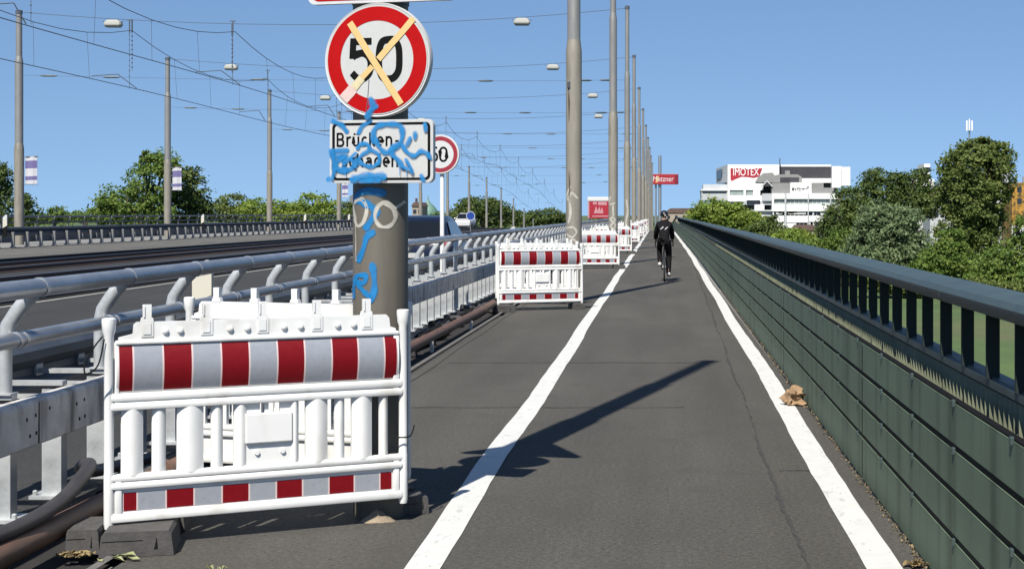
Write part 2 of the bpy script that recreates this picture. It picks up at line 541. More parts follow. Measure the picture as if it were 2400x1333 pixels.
def strip(name, xs, m, z0=0.0, y0=-6, y1=330, cf=True):
    ys = [y for y in YS if y0 <= y <= y1]
    mb = MB()
    o = 0
    for y in ys:
        for x in xs: mb.v.append((x, y, prof(y) + z0 + (cross(x) if cf else 0)))
    n = len(xs)
    for i in range(len(ys)-1):
        for k in range(n-1):
            mb.f.append([i*n+k, i*n+k+1, (i+1)*n+k+1, (i+1)*n+k]); mb.mi.append(0)
    return struct(mb.build(name, m))

g = MB(); g.add([(-5000, -300, -10), (5000, -300, -10), (5000, 7000, -10), (-5000, 7000, -10)], [(0, 1, 2, 3)])
struct(g.build('ground', M['grass']))
deck = MB()
deck.sweep([(1.66, -1.3), (1.66, -0.12), (1.25, -0.05), (-4.0, -0.05), (-27.0, 0.20), (-30.4, 0.20), (-30.4, -1.3), (-20, -2.4), (-6, -2.4)], YS)
struct(deck.build('bridge_deck', M['concrete']))
strip('path', [-2.50, -1.0, 0.3, 1.225], M['asphalt'])
strip('channel', [-3.08, -2.60], M['bed'], -0.035)
strip('kerb', [-2.60, -2.555], M['kerb_dark'], 0.012)
strip('road', [-11.0, -8, -5, -3.08], M['asphalt_road'], 0.0)
strip('tram_bed', [-18.7, -15, -11.0], M['bed'], 0.012)
strip('lane', [-25.2, -22, -18.7], M['asphalt_pale'], 0.0)
strip('pavement', [-30.0, -28, -25.2], M['concrete'], 0.02)
strip('lane_marking', [-10.83, -10.74], M['line_grey'], 0.005)

# wavy edged white lines, cracks and joints, each a sheet 4 mm above the path
def path_strip(name, pts, z, m, edge=0.004, stretch=1.0):
    mb = MB(); ex = 0
    for i, (x, y, wd) in enumerate(pts):
        a = x - wd/2 + random.uniform(-edge, edge); b = x + wd/2 + random.uniform(-edge, edge)
        mb.v += [(a, y, prof(y)+z), (b, y, prof(y)+z)]
    for i in range(len(pts)-1):
        mb.f.append([2*i, 2*i+1, 2*i+3, 2*i+2]); mb.mi.append(0)
    return struct(mb.build(name, m))

def drift(y): return 0.0035*max(0, min(y, 60) - 7)
lx = [(-1.085 + 0.012*math.sin(y*0.42+1) + 0.008*math.sin(y*1.1), y, 0.165) for y in arange(-4, 20, 0.35) + arange(20.5, 200, 1.2)]
path_strip('path_marking', lx, 0.004, M['line'])
rx = [(1.03 + drift(y) + 0.012*math.sin(y*0.5), y, 0.165) for y in arange(-4, 20, 0.35) + arange(20.5, 200, 1.2)]
path_strip('path_marking', rx, 0.004, M['line'])
cr = []
for y in arange(3, 45, 0.12):
    cx_ = 0.66 + 0.010*(y-6.5) + 0.010*math.sin(y*1.1) + 0.006*math.sin(y*2.9) + random.uniform(-0.004, 0.004)
    cr.append((cx_, y, max(0.004, 0.014 + 0.009*math.sin(y*0.9) + random.uniform(-0.007, 0.007))))
path_strip('path_crack', cr, 0.0045, M['crack'], 0.007)
cr = [(-2.40 + 0.012*math.sin(y*1.3), y, max(0.006, 0.014 + random.uniform(-0.006, 0.006))) for y in arange(8, 40, 0.2)]
path_strip('path_crack', cr, 0.0045, M['crack'], 0.004)
for jy, x0, x1, th in ((16.2, -2.3, 0.55, 0.028), (12.46, -2.3, 0.2, 0.024), (9.4, 0.75, 0.95, 0.02)):
    mb = MB(); n = 40
    for i in range(n+1):
        x = x0 + (x1-x0)*i/n; yy = jy + 0.012*math.sin(x*9) + random.uniform(-0.006, 0.006); hw = th/2*random.uniform(0.5, 1.2)
        mb.v += [(x, yy-hw, 0.0035), (x, yy+hw, 0.0035)]
    for i in range(n): mb.f.append([2*i, 2*i+2, 2*i+3, 2*i+1]); mb.mi.append(0)
    struct(mb.build('path_joint', M['crack']))
# tram rails: each rail is a thing
for x, lab in ((-12.55, 'rusty grooved tram rail nearest the white lane line'), (-13.99, 'rusty tram rail second from the white lane line'),
               (-16.2, 'rusty tram rail third from the white lane line'), (-17.64, 'rusty tram rail nearest the pale far lane')):
    zc = cross(x)
    mb = MB()
    mb.sweep([(x-0.075, zc+0.013), (x-0.075, zc+0.03), (x-0.036, zc+0.05), (x-0.036, zc+0.13), (x+0.036, zc+0.13), (x+0.036, zc+0.05), (x+0.075, zc+0.03), (x+0.075, zc+0.013)], YS)
    ro = tag(mb.build('tram_rail', M['rail_rust']), lab, 'rail', 'tram rails in the middle of the bridge')
    mb = MB(); mb.sweep([(x-0.034, zc+0.131), (x-0.034, zc+0.142), (x+0.034, zc+0.142), (x+0.034, zc+0.131)], YS)
    mb.build('rail_head', M['rail'], ro)
# a low edge kerb either side of the tram bed
for x in (-11.2, -18.5):
    mb = MB(); mb.sweep([(x-0.09, cross(x)+0.013), (x-0.09, cross(x)+0.17), (x+0.09, cross(x)+0.17), (x+0.09, cross(x)+0.013)], YS)
    struct(mb.build('tram_kerb', M['bed']))

# ------------------------------------------------------------------ green parapet and railing on the right
RY = arange(3.0, 60, 1.9) + arange(62, 128, 6) + arange(130, 262, 4)
par = empty('parapet_wall', (1.22, 8, 0), label='low dark green boarded steel wall along the right edge of the path', cat='wall')
def child_at(o, par):             # keep world place while parenting
    o.parent = par
    o.location = Vector(o.location) - par.location
    return o
for i, (z0, z1) in enumerate(((0.006, 0.250), (0.276, 0.440), (0.466, 0.630), (0.656, 0.828))):
    mb = MB()
    mb.sweep([(1.243, z0), (1.227, z0+0.004), (1.227, z1-0.004), (1.2262, z1), (1.243, z1)], RY, xoff=lambda y: drift(y)*0.9)
    child_at(mb.build('board', M['green']), par)
mb = MB(); mb.sweep([(1.2315, 0.0), (1.2315, 0.838), (1.262, 0.838), (1.262, 0.0)], RY, xoff=lambda y: drift(y)*0.9)
child_at(mb.build('backing', M['black']), par)
bolt0 = MB().cbox(-0.010, 0.004, -0.013, 0.013, -0.020, 0.010, 0.003).build('bolt', M['green_top']); nb = 0
for y in arange(5.2, 34, 1.03):
    for z in (0.256, 0.446, 0.636, 0.834):
        if random.random() < 0.72 and nb < 100:
            if nb: o = bolt0.copy(); COL.objects.link(o)
            else: o = bolt0
            o.location = (1.2270 + drift(y)*0.9, y, z); child_at(o, par); nb += 1
for y in (9.1, 15.1, 21.1, 27.1, 33.1, 39.1):
    x = 1.2262 + drift(y)*0.9
    for (z0, z1) in ((0.012, 0.240), (0.282, 0.430), (0.472, 0.620), (0.662, 0.815)):
        child_at(MB().box(x-0.0025, x, y-0.004, y+0.004, z0, z1).build('panel_joint', M['black']), par)

rail = empty('bridge_railing', (1.42, 8, 0), label='dark green steel railing with a broad handrail above the boarded wall', cat='railing')
hr = [(1.335, 1.205), (1.320, 1.225), (1.318, 1.255), (1.335, 1.280), (1.40, 1.298), (1.47, 1.300), (1.53, 1.285), (1.548, 1.255), (1.545, 1.215), (1.53, 1.205)]
xo = lambda y: drift(y)*0.9
segs = [(3.0, 7.06), (7.072, 19.6), (19.61, 60), (60.01, 262)]
for a, b in segs:
    mb = MB(); mb.sweep(hr, [a] + [y for y in RY if a < y < b] + [b], xoff=xo)
    child_at(mb.build('handrail', M['green_top'], smooth=True), rail)
mb = MB(); mb.sweep([(1.392, 0.880), (1.376, 0.895), (1.376, 0.925), (1.390, 0.938), (1.455, 0.938), (1.47, 0.92), (1.465, 0.880)], RY, xoff=xo)
child_at(mb.build('lower_rail', M['green_top'], smooth=True), rail)
# balusters: flat bars, 100 as parts and the rest as one
bal = MB().box(1.362, 1.418, -0.008, 0.008, 0.930, 1.212)
b0 = None; rest = MB(); k = 0
for y in arange(4.2, 130, 0.51):
    if k < 100:
        if b0 is None:
            b0 = bal.build('baluster', M['baluster']); o = b0
        else:
            o = b0.copy(); COL.objects.link(o)
        o.location = (xo(y), y, prof(y)); child_at(o, rail)
    else:
        x = xo(y); rest.box(1.362+x, 1.418+x, y-0.008, y+0.008, 0.930+prof(y), 1.212+prof(y))
    k += 1
ro = rest.build('balusters', M['baluster']); tag(ro, kind='stuff'); child_at(ro, rail)
# folded infill sheet under the lower rail
mb = MB(); y = 3.0; pts = []
while y < 120:
    pts += [(1.390, y), (1.446, y+0.022)] if y < 40 else [(1.387, y), (1.41, y+0.2)]
    y += 0.087 if y < 40 else 0.35
for i, (x, yy) in enumerate(pts):
    mb.v += [(x+xo(yy), yy, 0.10+prof(yy)), (x+xo(yy), yy, 0.886+prof(yy))]
for i in range(len(pts)-1): mb.f.append([2*i, 2*i+1, 2*i+3, 2*i+2]); mb.mi.append(0)
child_at(mb.build('infill_sheet', M['olive'], recalc=False), rail)
mb = MB()
for y in arange(4.0, 120, 3.06):
    x = xo(y); mb.box(1.43+x, 1.48+x, y-0.008, y+0.008, -0.12+prof(y), 0.885+prof(y))
child_at(mb.build('post', M['green_top']), rail)

# ------------------------------------------------------------------ near guard rail with tube handrail
gr = empty('guard_rail', (-3.4, 8, 0), label='galvanised guard rail with two tubular handrails between the cycle path and the road', cat='guard rail')
GY = arange(4.0, 60, 1.333) + arange(61.33, 128, 3) + arange(130, 262, 4)
mb = MB(); mb.sweep([(-3.30, 0.40), (-3.298, 0.615), (-3.31, 0.635), (-3.40, 0.635), (-3.40, 0.39), (-3.315, 0.39)], GY)
child_at(mb.build('box_beam', M['galv_old']), gr)
mb = MB()
mb.sweep([(-3.82, 0.50), (-3.78, 0.53), (-3.78, 0.58), (-3.84, 0.64), (-3.84, 0.68), (-3.78, 0.74), (-3.78, 0.79), (-3.82, 0.82), (-3.835, 0.81), (-3.80, 0.77), (-3.80, 0.75), (-3.86, 0.69), (-3.86, 0.63), (-3.80, 0.57), (-3.80, 0.55), (-3.835, 0.51)], GY)
child_at(mb.build('road_beam', M['galv_dark']), gr)
for nm, x, z, r in (('handrail', -3.30, 1.226, 0.050), ('middle_rail', -3.385, 0.955, 0.040)):
    mb = MB(); mb.tube([(x, y, z+prof(y)) for y in GY], r, 14)
    child_at(mb.build(nm, M['galv_tube'], smooth=True), gr)
# joint sleeves and holes in the beam
sl0 = MB().tube([(0, 0.05, 0), (0, 0.085, 0)], 0.055, 14).build('joint_sleeve', M['galv'], smooth=True)
sl1 = MB().tube([(0, -0.055, 0), (0, -0.025, 0)], 0.0455, 14).build('joint_sleeve', M['galv'], smooth=True)
for i, y in enumerate(arange(5.21, 48, 1.333)):
    for src, x, yy, z in ((sl0, -3.30, y, 1.226), (sl1, -3.385, y, 0.955), (sl1, -3.385, y+0.08, 0.955)):
        o = src.copy(); COL.objects.link(o); o.location = (x, yy, z); child_at(o, gr)
for o in (sl0, sl1): bpy.data.objects.remove(o)
mb = MB()
for y in arange(5.21, 40, 0.665):
    for (dy, z) in ((-0.09, 0.545), (0.02, 0.555), (-0.05, 0.455), (0.03, 0.46), (0.2, 0.57)):
        if random.random() < 0.75: mb.lathe([(0.011, 0), (0.011, 0.003)], -3.3005, y+dy, 10, 'x', z)
child_at(mb.build('beam_hole', M['black']), gr)
mb = MB()
for y in (7.93, 11.9, 15.9, 19.9, 23.9, 27.9): mb.box(-3.2985, -3.296, y-0.004, y+0.004, 0.402, 0.62)
child_at(mb.build('beam_joint', M['black']), gr)
# posts: lower C posts every 0.665 m, curved upper tubes every 1.33 m
lp = MB()
lp.add([(-0.055,-0.04,0.02),(0.055,-0.04,0.02),(0.055,0.045,0.02),(0.045,0.045,0.02),(0.045,-0.03,0.02),(-0.045,-0.03,0.02),(-0.045,0.045,0.02),(-0.055,0.045,0.02),
        (-0.055,-0.04,0.62),(0.055,-0.04,0.62),(0.055,0.045,0.62),(0.045,0.045,0.62),(0.045,-0.03,0.62),(-0.045,-0.03,0.62),(-0.045,0.045,0.62),(-0.055,0.045,0.62)],
       [(i, (i+1) % 8, 8+(i+1) % 8, 8+i) for i in range(8)] + [(8,9,12,13),(9,10,11,12),(8,13,14,15)])
lp.box(-0.11, 0.11, -0.09, 0.10, 0.001, 0.021)
for sx in (-0.085, 0.085): lp.lathe([(0.014, 0.021), (0.014, 0.045), (0.008, 0.05)], sx, -0.06, 8)
bk = MB(); bk.box(-0.36, 0.06, -0.035, 0.035, 0.640, 0.665); bk.box(-0.36, -0.06, -0.03, 0.03, 0.565, 0.59); bk.box(-0.39, -0.36, -0.05, 0.05, 0.54, 0.70)
up = MB(); up.tube([(0, 0, 0.64), (0, 0, 0.80), (0.0, 0, 0.955), (0.02, 0, 1.03), (0.065, 0, 1.10), (0.115, 0, 1.165), (0.15, 0, 1.195)], [0.036, 0.036, 0.038, 0.042, 0.042, 0.042, 0.04], 12)
up.box(-0.05, 0.05, -0.05, 0.05, 0.6655, 0.675)
lo_ = bo_ = uo_ = None; k = 0
restp, restb, restu = MB(), MB(), MB()
for i, y in enumerate(arange(5.21, 126, 0.6665)):
    even = i % 2 == 0
    if k < 100:
        if lo_ is None:
            lo_ = lp.build('post', M['galv_post']); bo_ = bk.build('bracket', M['galv_post']); a, b = lo_, bo_
        else:
            a = lo_.copy(); b = bo_.copy(); COL.objects.link(a); COL.objects.link(b)
        for o in (a, b): o.location = (-3.465, y, prof(y)); child_at(o, gr)
    else:
        for src, dst in ((lp, restp), (bk, restb)):
            dst.add([(v[0]-3.465, v[1]+y, v[2]+prof(y)) for v in src.v], src.f)
    if even:
        if i < 200:
            if uo_ is None: uo_ = up.build('upright', M['galv_post'], smooth=True); c = uo_
            else: c = uo_.copy(); COL.objects.link(c)
            c.location = (-3.455, y, prof(y)); child_at(c, gr)
    k += 1
tag(child_at(restp.build('posts', M['galv_post']), gr), kind='stuff')
tag(child_at(restb.build('brackets', M['galv_post']), gr), kind='stuff')

# ------------------------------------------------------------------ far guard rail and far bridge railing
fg = empty('guard_rail', (-25.7, 60, 0.28), label='dark guard rail on short posts along the far pale lane', cat='guard rail')
FY = arange(30, 128, 7) + arange(130, 262, 4)
zc = cross(-25.7)
mb = MB(); mb.sweep([(-25.55, zc+0.48), (-25.50, zc+0.52), (-25.50, zc+0.60), (-25.57, zc+0.66), (-25.50, zc+0.72), (-25.50, zc+0.78), (-25.55, zc+0.82), (-25.62, zc+0.82), (-25.62, zc+0.48)], FY)
child_at(mb.build('beam', M['galv_dark']), fg)
mb = MB().cbox(-0.06, 0.06, -0.05, 0.05, 0.0, 0.6, 0.008); mb.box(-0.10, 0.10, -0.08, 0.08, 0.0, 0.03)
p0 = None; rest = MB()
for i, y in enumerate(arange(44, 200, 1.333)):
    if i < 100:
        if p0 is None: p0 = mb.build('post', M['galv_far']); o = p0
        else: o = p0.copy(); COL.objects.link(o)
        o.location = (-25.42, y, prof(y)+zc+0.02); child_at(o, fg)
    else: rest.add([(v[0]-25.42, v[1]+y, v[2]+prof(y)+zc) for v in mb.v], mb.f)
tag(child_at(rest.build('posts', M['galv_far']), fg), kind='stuff')
fr = empty('bridge_railing', (-29.6, 66, 0.28), label='dark railing with curved uprights along the far edge of the bridge', cat='railing')
zc = cross(-29.6)
mb = MB(); mb.sweep([(-29.75, zc+0.02), (-29.75, zc+0.62), (-29.70, zc+0.62), (-29.70, zc+0.02)], FY)
child_at(mb.build('panel', M['galv_dark']), fr)
for z, r in ((1.18, 0.055), (0.92, 0.04)):
    mb = MB(); mb.tube([(-29.6, y, zc+z+prof(y)) for y in FY], r, 8)
    child_at(mb.build('handrail', M['galv_dark'], smooth=True), fr)
mb = MB().tube([(0, 0, 0.0), (0, 0, 0.7), (0.03, 0, 0.95), (0.12, 0, 1.15)], 0.04, 8)
p0 = None; rest = MB()
for i, y in enumerate(arange(50, 240, 1.9)):
    if i < 100:
        if p0 is None: p0 = mb.build('upright', M['galv_far'], smooth=True); o = p0
        else: o = p0.copy(); COL.objects.link(o)
        o.location = (-29.62, y, prof(y)+zc+0.02); child_at(o, fr)

# white marker posts on the guard rails
def marker(x, y, z, label, tall=0.62, big=1.0):
    e = empty('delineator', (x, y, z), 0, label, 'marker post', 'white and black marker posts on the guard rails')
    s = big
    mb = MB().prism([(-0.06*s, 0), (0.06*s, 0), (0.06*s, 0.50*tall), (-0.06*s, 0.41*tall)], -0.025, 0.025); mb.build('black_band', M['black'], e)
    mb = MB().prism([(-0.075*s, 0.405*tall), (0.075*s, 0.515*tall), (0.075*s, 0.82*tall), (-0.075*s, 0.76*tall)], -0.03, 0.03); mb.build('body', M['cream'], e)
    mb = MB().prism([(-0.075*s, 0.765*tall), (0.075*s, 0.825*tall), (0.078*s, 0.99*tall), (0.03*s, 1.01*tall), (-0.06*s, 0.90*tall)], -0.03, 0.03); mb.build('cap', M['sign_edge'], e)
    return e
marker(-3.72, 12.15, 0.66, 'cream and black marker post behind the tubular handrail by the nearest barrier', 0.575, 1.05)
marker(-3.72, 37.5, 0.66, 'white marker post on the guard rail behind the second barrier', 0.62, 1.05)
for px, lab in ((12, 'white marker post at the left end of the far guard rail'), (475, 'white marker post on the far guard rail right of the second far pole'),
                (715, 'white marker post on the far guard rail right of the third far pole'), (818, 'white marker post on the far guard rail just left of the speed limit pole')):
    Y = 25.4*3500/(1547-px)
    marker(-25.4, Y, cross(-25.4)+prof(Y)+0.45, lab, 0.85, 1.1)

# ------------------------------------------------------------------ pipe and hoses in the channel
pts = [(-2.93, 4.5, 0.11), (-2.90, 7.0, 0.115), (-2.86, 9.0, 0.12), (-2.82, 12, 0.13), (-2.78, 16.0, 0.13), (-2.72, 21.8, 0.14), (-2.72, 24.4, 0.15)]
e = empty('pipe', (-2.8, 12, 0.12), label='brown painted pipe lying along the gutter below the guard rail', cat='pipe')
mb = MB().tube(catmull(pts, 5), 0.058, 12); child_at(mb.build('pipe_run', M['pipe'], smooth=True), e)
for y in (8.6, 10.9, 12.6, 14.2, 15.9, 17.6, 19.3, 21.0, 22.8):
    x = -2.86 + 0.0105*(y-9)
    child_at(MB().tube([(x, y, 0.127), (x, y+0.07, 0.127)], 0.066, 12).build('collar', M['pipe'], smooth=True), e)
for y in (10.9, 14.2, 17.6, 21.0):
    x = -2.84 + 0.0105*(y-9)
    child_at(MB().box(x+0.02, x+0.06, y+0.1, y+0.16, -0.03, 0.10).build('support', M['galv_old']), e)
tag(MB().tube(catmull([(-3.02, 5.0, 0.22), (-2.95, 6.2, 0.21), (-2.91, 6.75, 0.20), (-2.88, 7.15, 0.235), (-2.90, 7.5, 0.30), (-2.98, 7.8, 0.31), (-3.14, 8.1, 0.24), (-3.25, 8.6, 0.14), (-3.22, 9.4, 0.08)], 7), 0.036, 12).build('hose', M['hose'], smooth=True),
    'thick dark rubber hose rising in front of the guard rail posts', 'hose')
e = empty('cable_bundle', (-3.1, 14, 0.06), label='tangle of black cables and straps along the feet of the guard rail', cat='cables')
for j in range(7):
    ph = random.uniform(0, 6); am = random.uniform(0.03, 0.07)
    q = [(-3.08 + 0.022*j + am*math.sin(y*1.3+ph) + random.uniform(-0.02, 0.02), y, 0.02 + 0.05*abs(math.sin(y*0.9+ph*2)) + random.uniform(0, 0.04)) for y in arange(8.2, 25, 0.6)]
    child_at(MB().tube(catmull(q, 3), random.choice([0.016, 0.022, 0.030]), 8).build('cable', M['black'] if j % 2 else M['hose'], smooth=True), e)
for y in arange(9, 24, 0.75):
    x = -3.0 + random.uniform(-0.1, 0.1); a_ = random.uniform(-0.5, 0.5)
    mb = MB().cbox(-0.11, 0.11, -0.15, 0.15, -0.06, random.uniform(0.05, 0.13), 0.025)
    mb.xform(Matrix.Translation((x, y, 0.03)) @ Matrix.Rotation(a_, 4, 'Z') @ Matrix.Rotation(a_*0.5, 4, 'Y'))
    child_at(mb.build('rubber_block', random.choice([M['black'], M['hose'], M['rubber']])), e)
# ------------------------------------------------------------------ catenary and lamp poles
def pole(x, y, z, h, r0, steps, label, seg=20, group='row of steel poles along the cycle path', dark=None):
    e = empty('steel_pole', (x, y, z), 0, label, 'pole', group)
    prev = 0.0; r = r0
    for i, (zs, rn) in enumerate(steps + [(h, None)]):
        mb = MB()
        if rn is None:
            mb.lathe([(r, prev), (r*0.97, h)], n=seg)
            mb.build('upper_tube' if i else 'tube', M['pole_up'] if i else M['pole'], e, smooth=True)
            cap = MB().lathe([(r*1.12, h-0.14), (r*1.12, h), (r*0.5, h+0.03)], n=seg); cap.build('cap', M['wire'], e, smooth=True)
        else:
            mb.lathe([(r, prev), (r, zs-0.28), (r*0.99, zs-0.2), (rn*1.02, zs-0.02), (rn, zs)], n=seg)
            mb.build('lower_tube' if i == 0 else 'middle_tube', (dark or M['pole']) if i == 0 else M['pole_up'], e, smooth=True, angle=60)
            prev = zs; r = rn
    return e

near = [(905, 8.0), (1345, 27.6), (1437, 47.2), (1470, 66.8), (1486, 86.4), (1498, 106), (1507, 125.6), (1514, 145.2), (1519, 164.8), (1523, 184.4), (1526, 204), (1529, 223)]
tops = {3: 15, 4: 130, 5: 205, 6: 255, 7: 293, 8: 322, 9: 345, 10: 365, 11: 382}
names = ['stout weathered steel pole carrying the traffic signs at front', 'tall weathered stepped pole with pale graffiti behind the second barrier', 'stepped steel pole with a pale number 8 sprayed behind the third barrier',
         'slim steel pole whose dark top is in view, next after the number 8 pole'] + \
        ['steel pole standing %s in the row along the path' % q for q in ('fifth', 'sixth', 'seventh', 'eighth', 'ninth', 'tenth', 'eleventh', 'last and farthest')]
POLES = []
for i, (px, Y) in enumerate(near):
    X = (px-VX)*Y/FPX
    if i == 0: X = -1.508; Y = 8.06
    zb = prof(Y)
    if i in tops: h = EYE + (500-tops[i])*Y/FPX - zb
    else: h = 10.7
    st = [(4.82, 0.122), (7.95, 0.095)]
    POLES.append((X, Y, zb+h))
    pole(X, Y, zb, h, 0.147, st, names[i], 28 if i < 3 else 14, dark=M['pole_dark'] if i == 0 else None)
PX0, PY0, PR = POLES[0][0], POLES[0][1], 0.147

def find(name_label):
    for o in bpy.data.objects:
        if o.get('label') == name_label: return o

def pole_paint(par, strokes, r, m, name, soft=0.22):
    """strokes in (horizontal offset on the visible front, height, width); wrapped round the tube"""
    mb = MB()
    for k, (pts, wd) in enumerate(strokes):
        ribbon(mb, catmull(pts, 6), wd*1.45, 0.0, soft, 0.0, True)
        n0 = getattr(mb, 'n0', 0)
        for i in range(n0, len(mb.v)):
            u, _, z = mb.v[i]
            u = max(-r*0.985, min(r*0.985, u))
            a = math.asin(u/r)
            rr = r + 0.0016 + 0.0007*k + 0.0000004*(i-n0)
            mb.v[i] = (rr*math.sin(a), -rr*math.cos(a), z)
        mb.n0 = len(mb.v)
    return mb.build(name, m, par, recalc=False)

def pp(px, py, cx, Y): return ((px-cx)*Y/FPX, EYE-(py-VY)*Y/FPX)
p1 = find(names[0])
q = lambda l: [pp(a, b, 907, 7.92) for a, b in l]
pole_paint(p1, [(q([(855,512),(848,480),(858,470),(875,468),(886,490),(878,520),(862,530),(854,515)]), 0.018),
                (q([(948,486),(930,474),(912,486),(906,510),(918,530),(938,530),(950,512),(946,490),(928,478)]), 0.018),
                (q([(950,488),(962,478),(966,474)]), 0.014),
                (q([(857,530),(858,560),(858,600),(859,612)]), 0.005)], PR, M['white_paint'], 'pale_graffiti')
pole_paint(p1, [(q([(922,452),(890,447),(868,452),(856,464),(872,474),(894,482),(908,498),(896,518),(886,532)]), 0.036),
                (q([(900,545),(886,556),(878,582),(866,608)]), 0.030),
                (q([(848,695),(852,665),(860,648),(884,646),(880,662),(864,664),(878,682),(892,694),(896,702)]), 0.026),
                (q([(900,622),(904,650),(904,680),(898,702)]), 0.030)], PR, M['blue_paint'], 'blue_graffiti')
p2 = find(names[1])
q2 = lambda l: [pp(a, b, 1345, 27.5) for a, b in l]
pole_paint(p2, [(q2([(1338,438),(1330,455),(1334,470),(1340,452),(1354,464)]), 0.035), (q2([(1336,470),(1338,500),(1334,520)]), 0.045),
                (q2([(1328,535),(1345,533),(1352,545),(1342,556),(1330,550),(1352,566)]), 0.035)], 0.147, M['white_paint'], 'pale_graffiti')
MB().cbox(-0.115, -0.06, -0.150, -0.115, 3.92, 4.05, 0.008).build('bracket', M['galv_dark'], p2)
M['rust_stain'] = paint_mat('brown_rust_stain', (0.045, 0.028, 0.017), 0.8)
for zc_, w_, u_ in ((3.65, 0.05, -0.085), (2.15, 0.045, -0.075)):
    mb = MB(); ribbon(mb, [(u_, zc_+0.25), (u_+0.005, zc_), (u_, zc_-0.35)], w_, 0, 0.4)
    for i in range(len(mb.v)):
        u, _, z = mb.v[i]; a = math.asin(u/0.147); mb.v[i] = (0.149*math.sin(a), -0.149*math.cos(a), z)
    mb.build('rust_streak', M['rust_stain'], p2, recalc=False)
p3 = find(names[2])
q3 = lambda l: [pp(a, b, 1437, 47.1) for a, b in l]
pole_paint(p3, [(q3([(1431,462),(1428,478),(1441,476)]), 0.05), (q3([(1437,482),(1438,505)]), 0.04),
                (q3([(1436,510),(1442,514),(1438,522),(1431,530),(1440,536),(1442,526),(1434,518),(1431,512),(1436,510)]), 0.05)], 0.147, M['white_paint'], 'pale_graffiti')
p4 = find(names[3])
pole_paint(p4, [([(0.0, 0.6), (-0.05, 1.2), (0.03, 1.7), (-0.03, 2.2)], 0.07)], 0.147, M['white_paint'], 'pale_graffiti')

# far row
FX = -27.3
FP = []
fn = ['grey pole at the left edge beyond the far lane, with a striped banner', 'grey far pole in front of the big leafy tree on the left', 'grey far pole standing alone above the left tree line',
      'grey far pole just left of the speed limit signs', 'far pole hidden behind the speed limit pole', 'grey far pole right behind the small speed limit sign', 'grey far pole at the left foot of the dark tree mound']
for k in range(16):
    Y = 63.6 + 20.6*k if k else 63.6
    if k == 0: px = 45
    px = VX + FX*FPX/Y
    Y = {0: 63.6, 1: 82.8, 2: 104.4, 3: 127.0}.get(k, 127.0 + 21.6*(k-3))
    px = VX + FX*FPX/Y
    zb = prof(Y) + cross(FX) + 0.02
    h = 9.95
    FP.append((FX, Y, zb+h))
    if k == 4: continue
    lab = fn[k] if k < len(fn) else 'pale far pole %s from the left in front of the dark tree mound' % ('first', 'second', 'third', 'fourth', 'fifth', 'sixth', 'seventh', 'eighth', 'ninth')[k-len(fn)]
    pole(FX, Y, zb, h, 0.20, [(4.3, 0.17), (8.0, 0.13)], lab, 12, 'row of poles along the far side of the bridge')

# banners on the far poles
M['violet'] = mat('violet_banner_cloth', (0.17, 0.15, 0.34), 0.8, 0, 0.1, 3)
M['banner_white'] = mat('white_banner_cloth', (0.66, 0.66, 0.70), 0.8, 0, 0.06, 3)
for k, lab in ((0, 'violet and white striped banner on the leftmost far pole'), (1, 'violet and white striped banner on the pole before the big leafy tree'), (3, 'violet and white striped banner on the far pole beside the sign pole')):
    X, Y, zt = FP[k]
    y0 = {0: (368, 432), 1: (393, 446), 3: (430, 462)}[k]
    z1 = EYE-(y0[0]-500)*Y/FPX; z0 = EYE-(y0[1]-500)*Y/FPX
    e = empty('banner', (X+0.22, Y, z0), 0, lab, 'banner', 'striped banners on the far poles')
    H = z1-z0; Wd = 0.50
    for j in range(7):
        mb = MB(); n = 6; a, b = H*j/7, H*(j+1)/7
        for i in range(n+1):
            x = 0.04 + Wd*i/n; yo = 0.03*math.sin(i*1.3+k)
            for z in (a+0.02*i/n, b+0.02*i/n):
                mb.v += [(x, yo, z), (x, yo+0.006, z)]
        for i in range(n):
            o = i*4
            for f in ((0, 4, 6, 2), (1, 3, 7, 5), (0, 1, 5, 4), (2, 6, 7, 3)): mb.f.append([o+t for t in f]); mb.mi.append(0)
        mb.build('cloth_band', M['violet'] if j in (0, 1, 4, 5) and j != 0 or j == 4 else M['banner_white'], e)
    mb = MB().tube([(-0.05, 0, H), (0.6, 0, H+0.03)], 0.018, 6); mb.tube([(-0.05, 0, 0), (0.6, 0, 0)], 0.018, 6)
    mb.build('bracket', M['galv_dark'], e)

# ------------------------------------------------------------------ traffic signs on the front pole
SY = 7.862
ST = R(-14)
def sign_root(name, px, py, label, cat, group=None):
    X, Z = P(px, py, SY)
    return empty(name, (X, SY, Z), ST, label, cat, group)
KU = FPX/SY*0.924; KV = FPX/SY
def loc(cx, cy): return lambda l: [((a-cx)/KU, (cy-b)/KV) for a, b in l]

s50 = sign_root('speed_limit_sign', 884, 141, 'large round 50 speed limit sign crossed out with yellow tape', 'traffic sign')
rad = 0.298
mb = MB().lathe([(rad-0.012, 0.0), (rad, -0.004), (rad+0.004, 0.006), (rad+0.003, 0.034), (rad-0.003, 0.034), (rad-0.006, 0.004)], n=64, axis='y'); mb.build('rim', M['sign_edge'], s50, smooth=True)
mb = MB().lathe([(rad-0.007, 0.008), (rad-0.007, 0.012)], n=64, axis='y'); mb.build('back', M['sign_back'], s50)
def ring(r0, r1, d, n=72, th=0.0012):
    m_ = MB()
    for i in range(n):
        t = 2*math.pi*i/n
        for r in (r0, r1): m_.v.append((r*math.cos(t), -d, r*math.sin(t)))
    for i in range(n):
        j = (i+1) % n
        m_.f.append([2*i, 2*i+1, 2*j+1, 2*j]); m_.mi.append(0)
    return m_
def disc(r, d, n=64):
    m_ = MB(); m_.add([(r*math.cos(2*math.pi*i/n), -d, r*math.sin(2*math.pi*i/n)) for i in range(n)], [list(range(n))[::-1]]); return m_
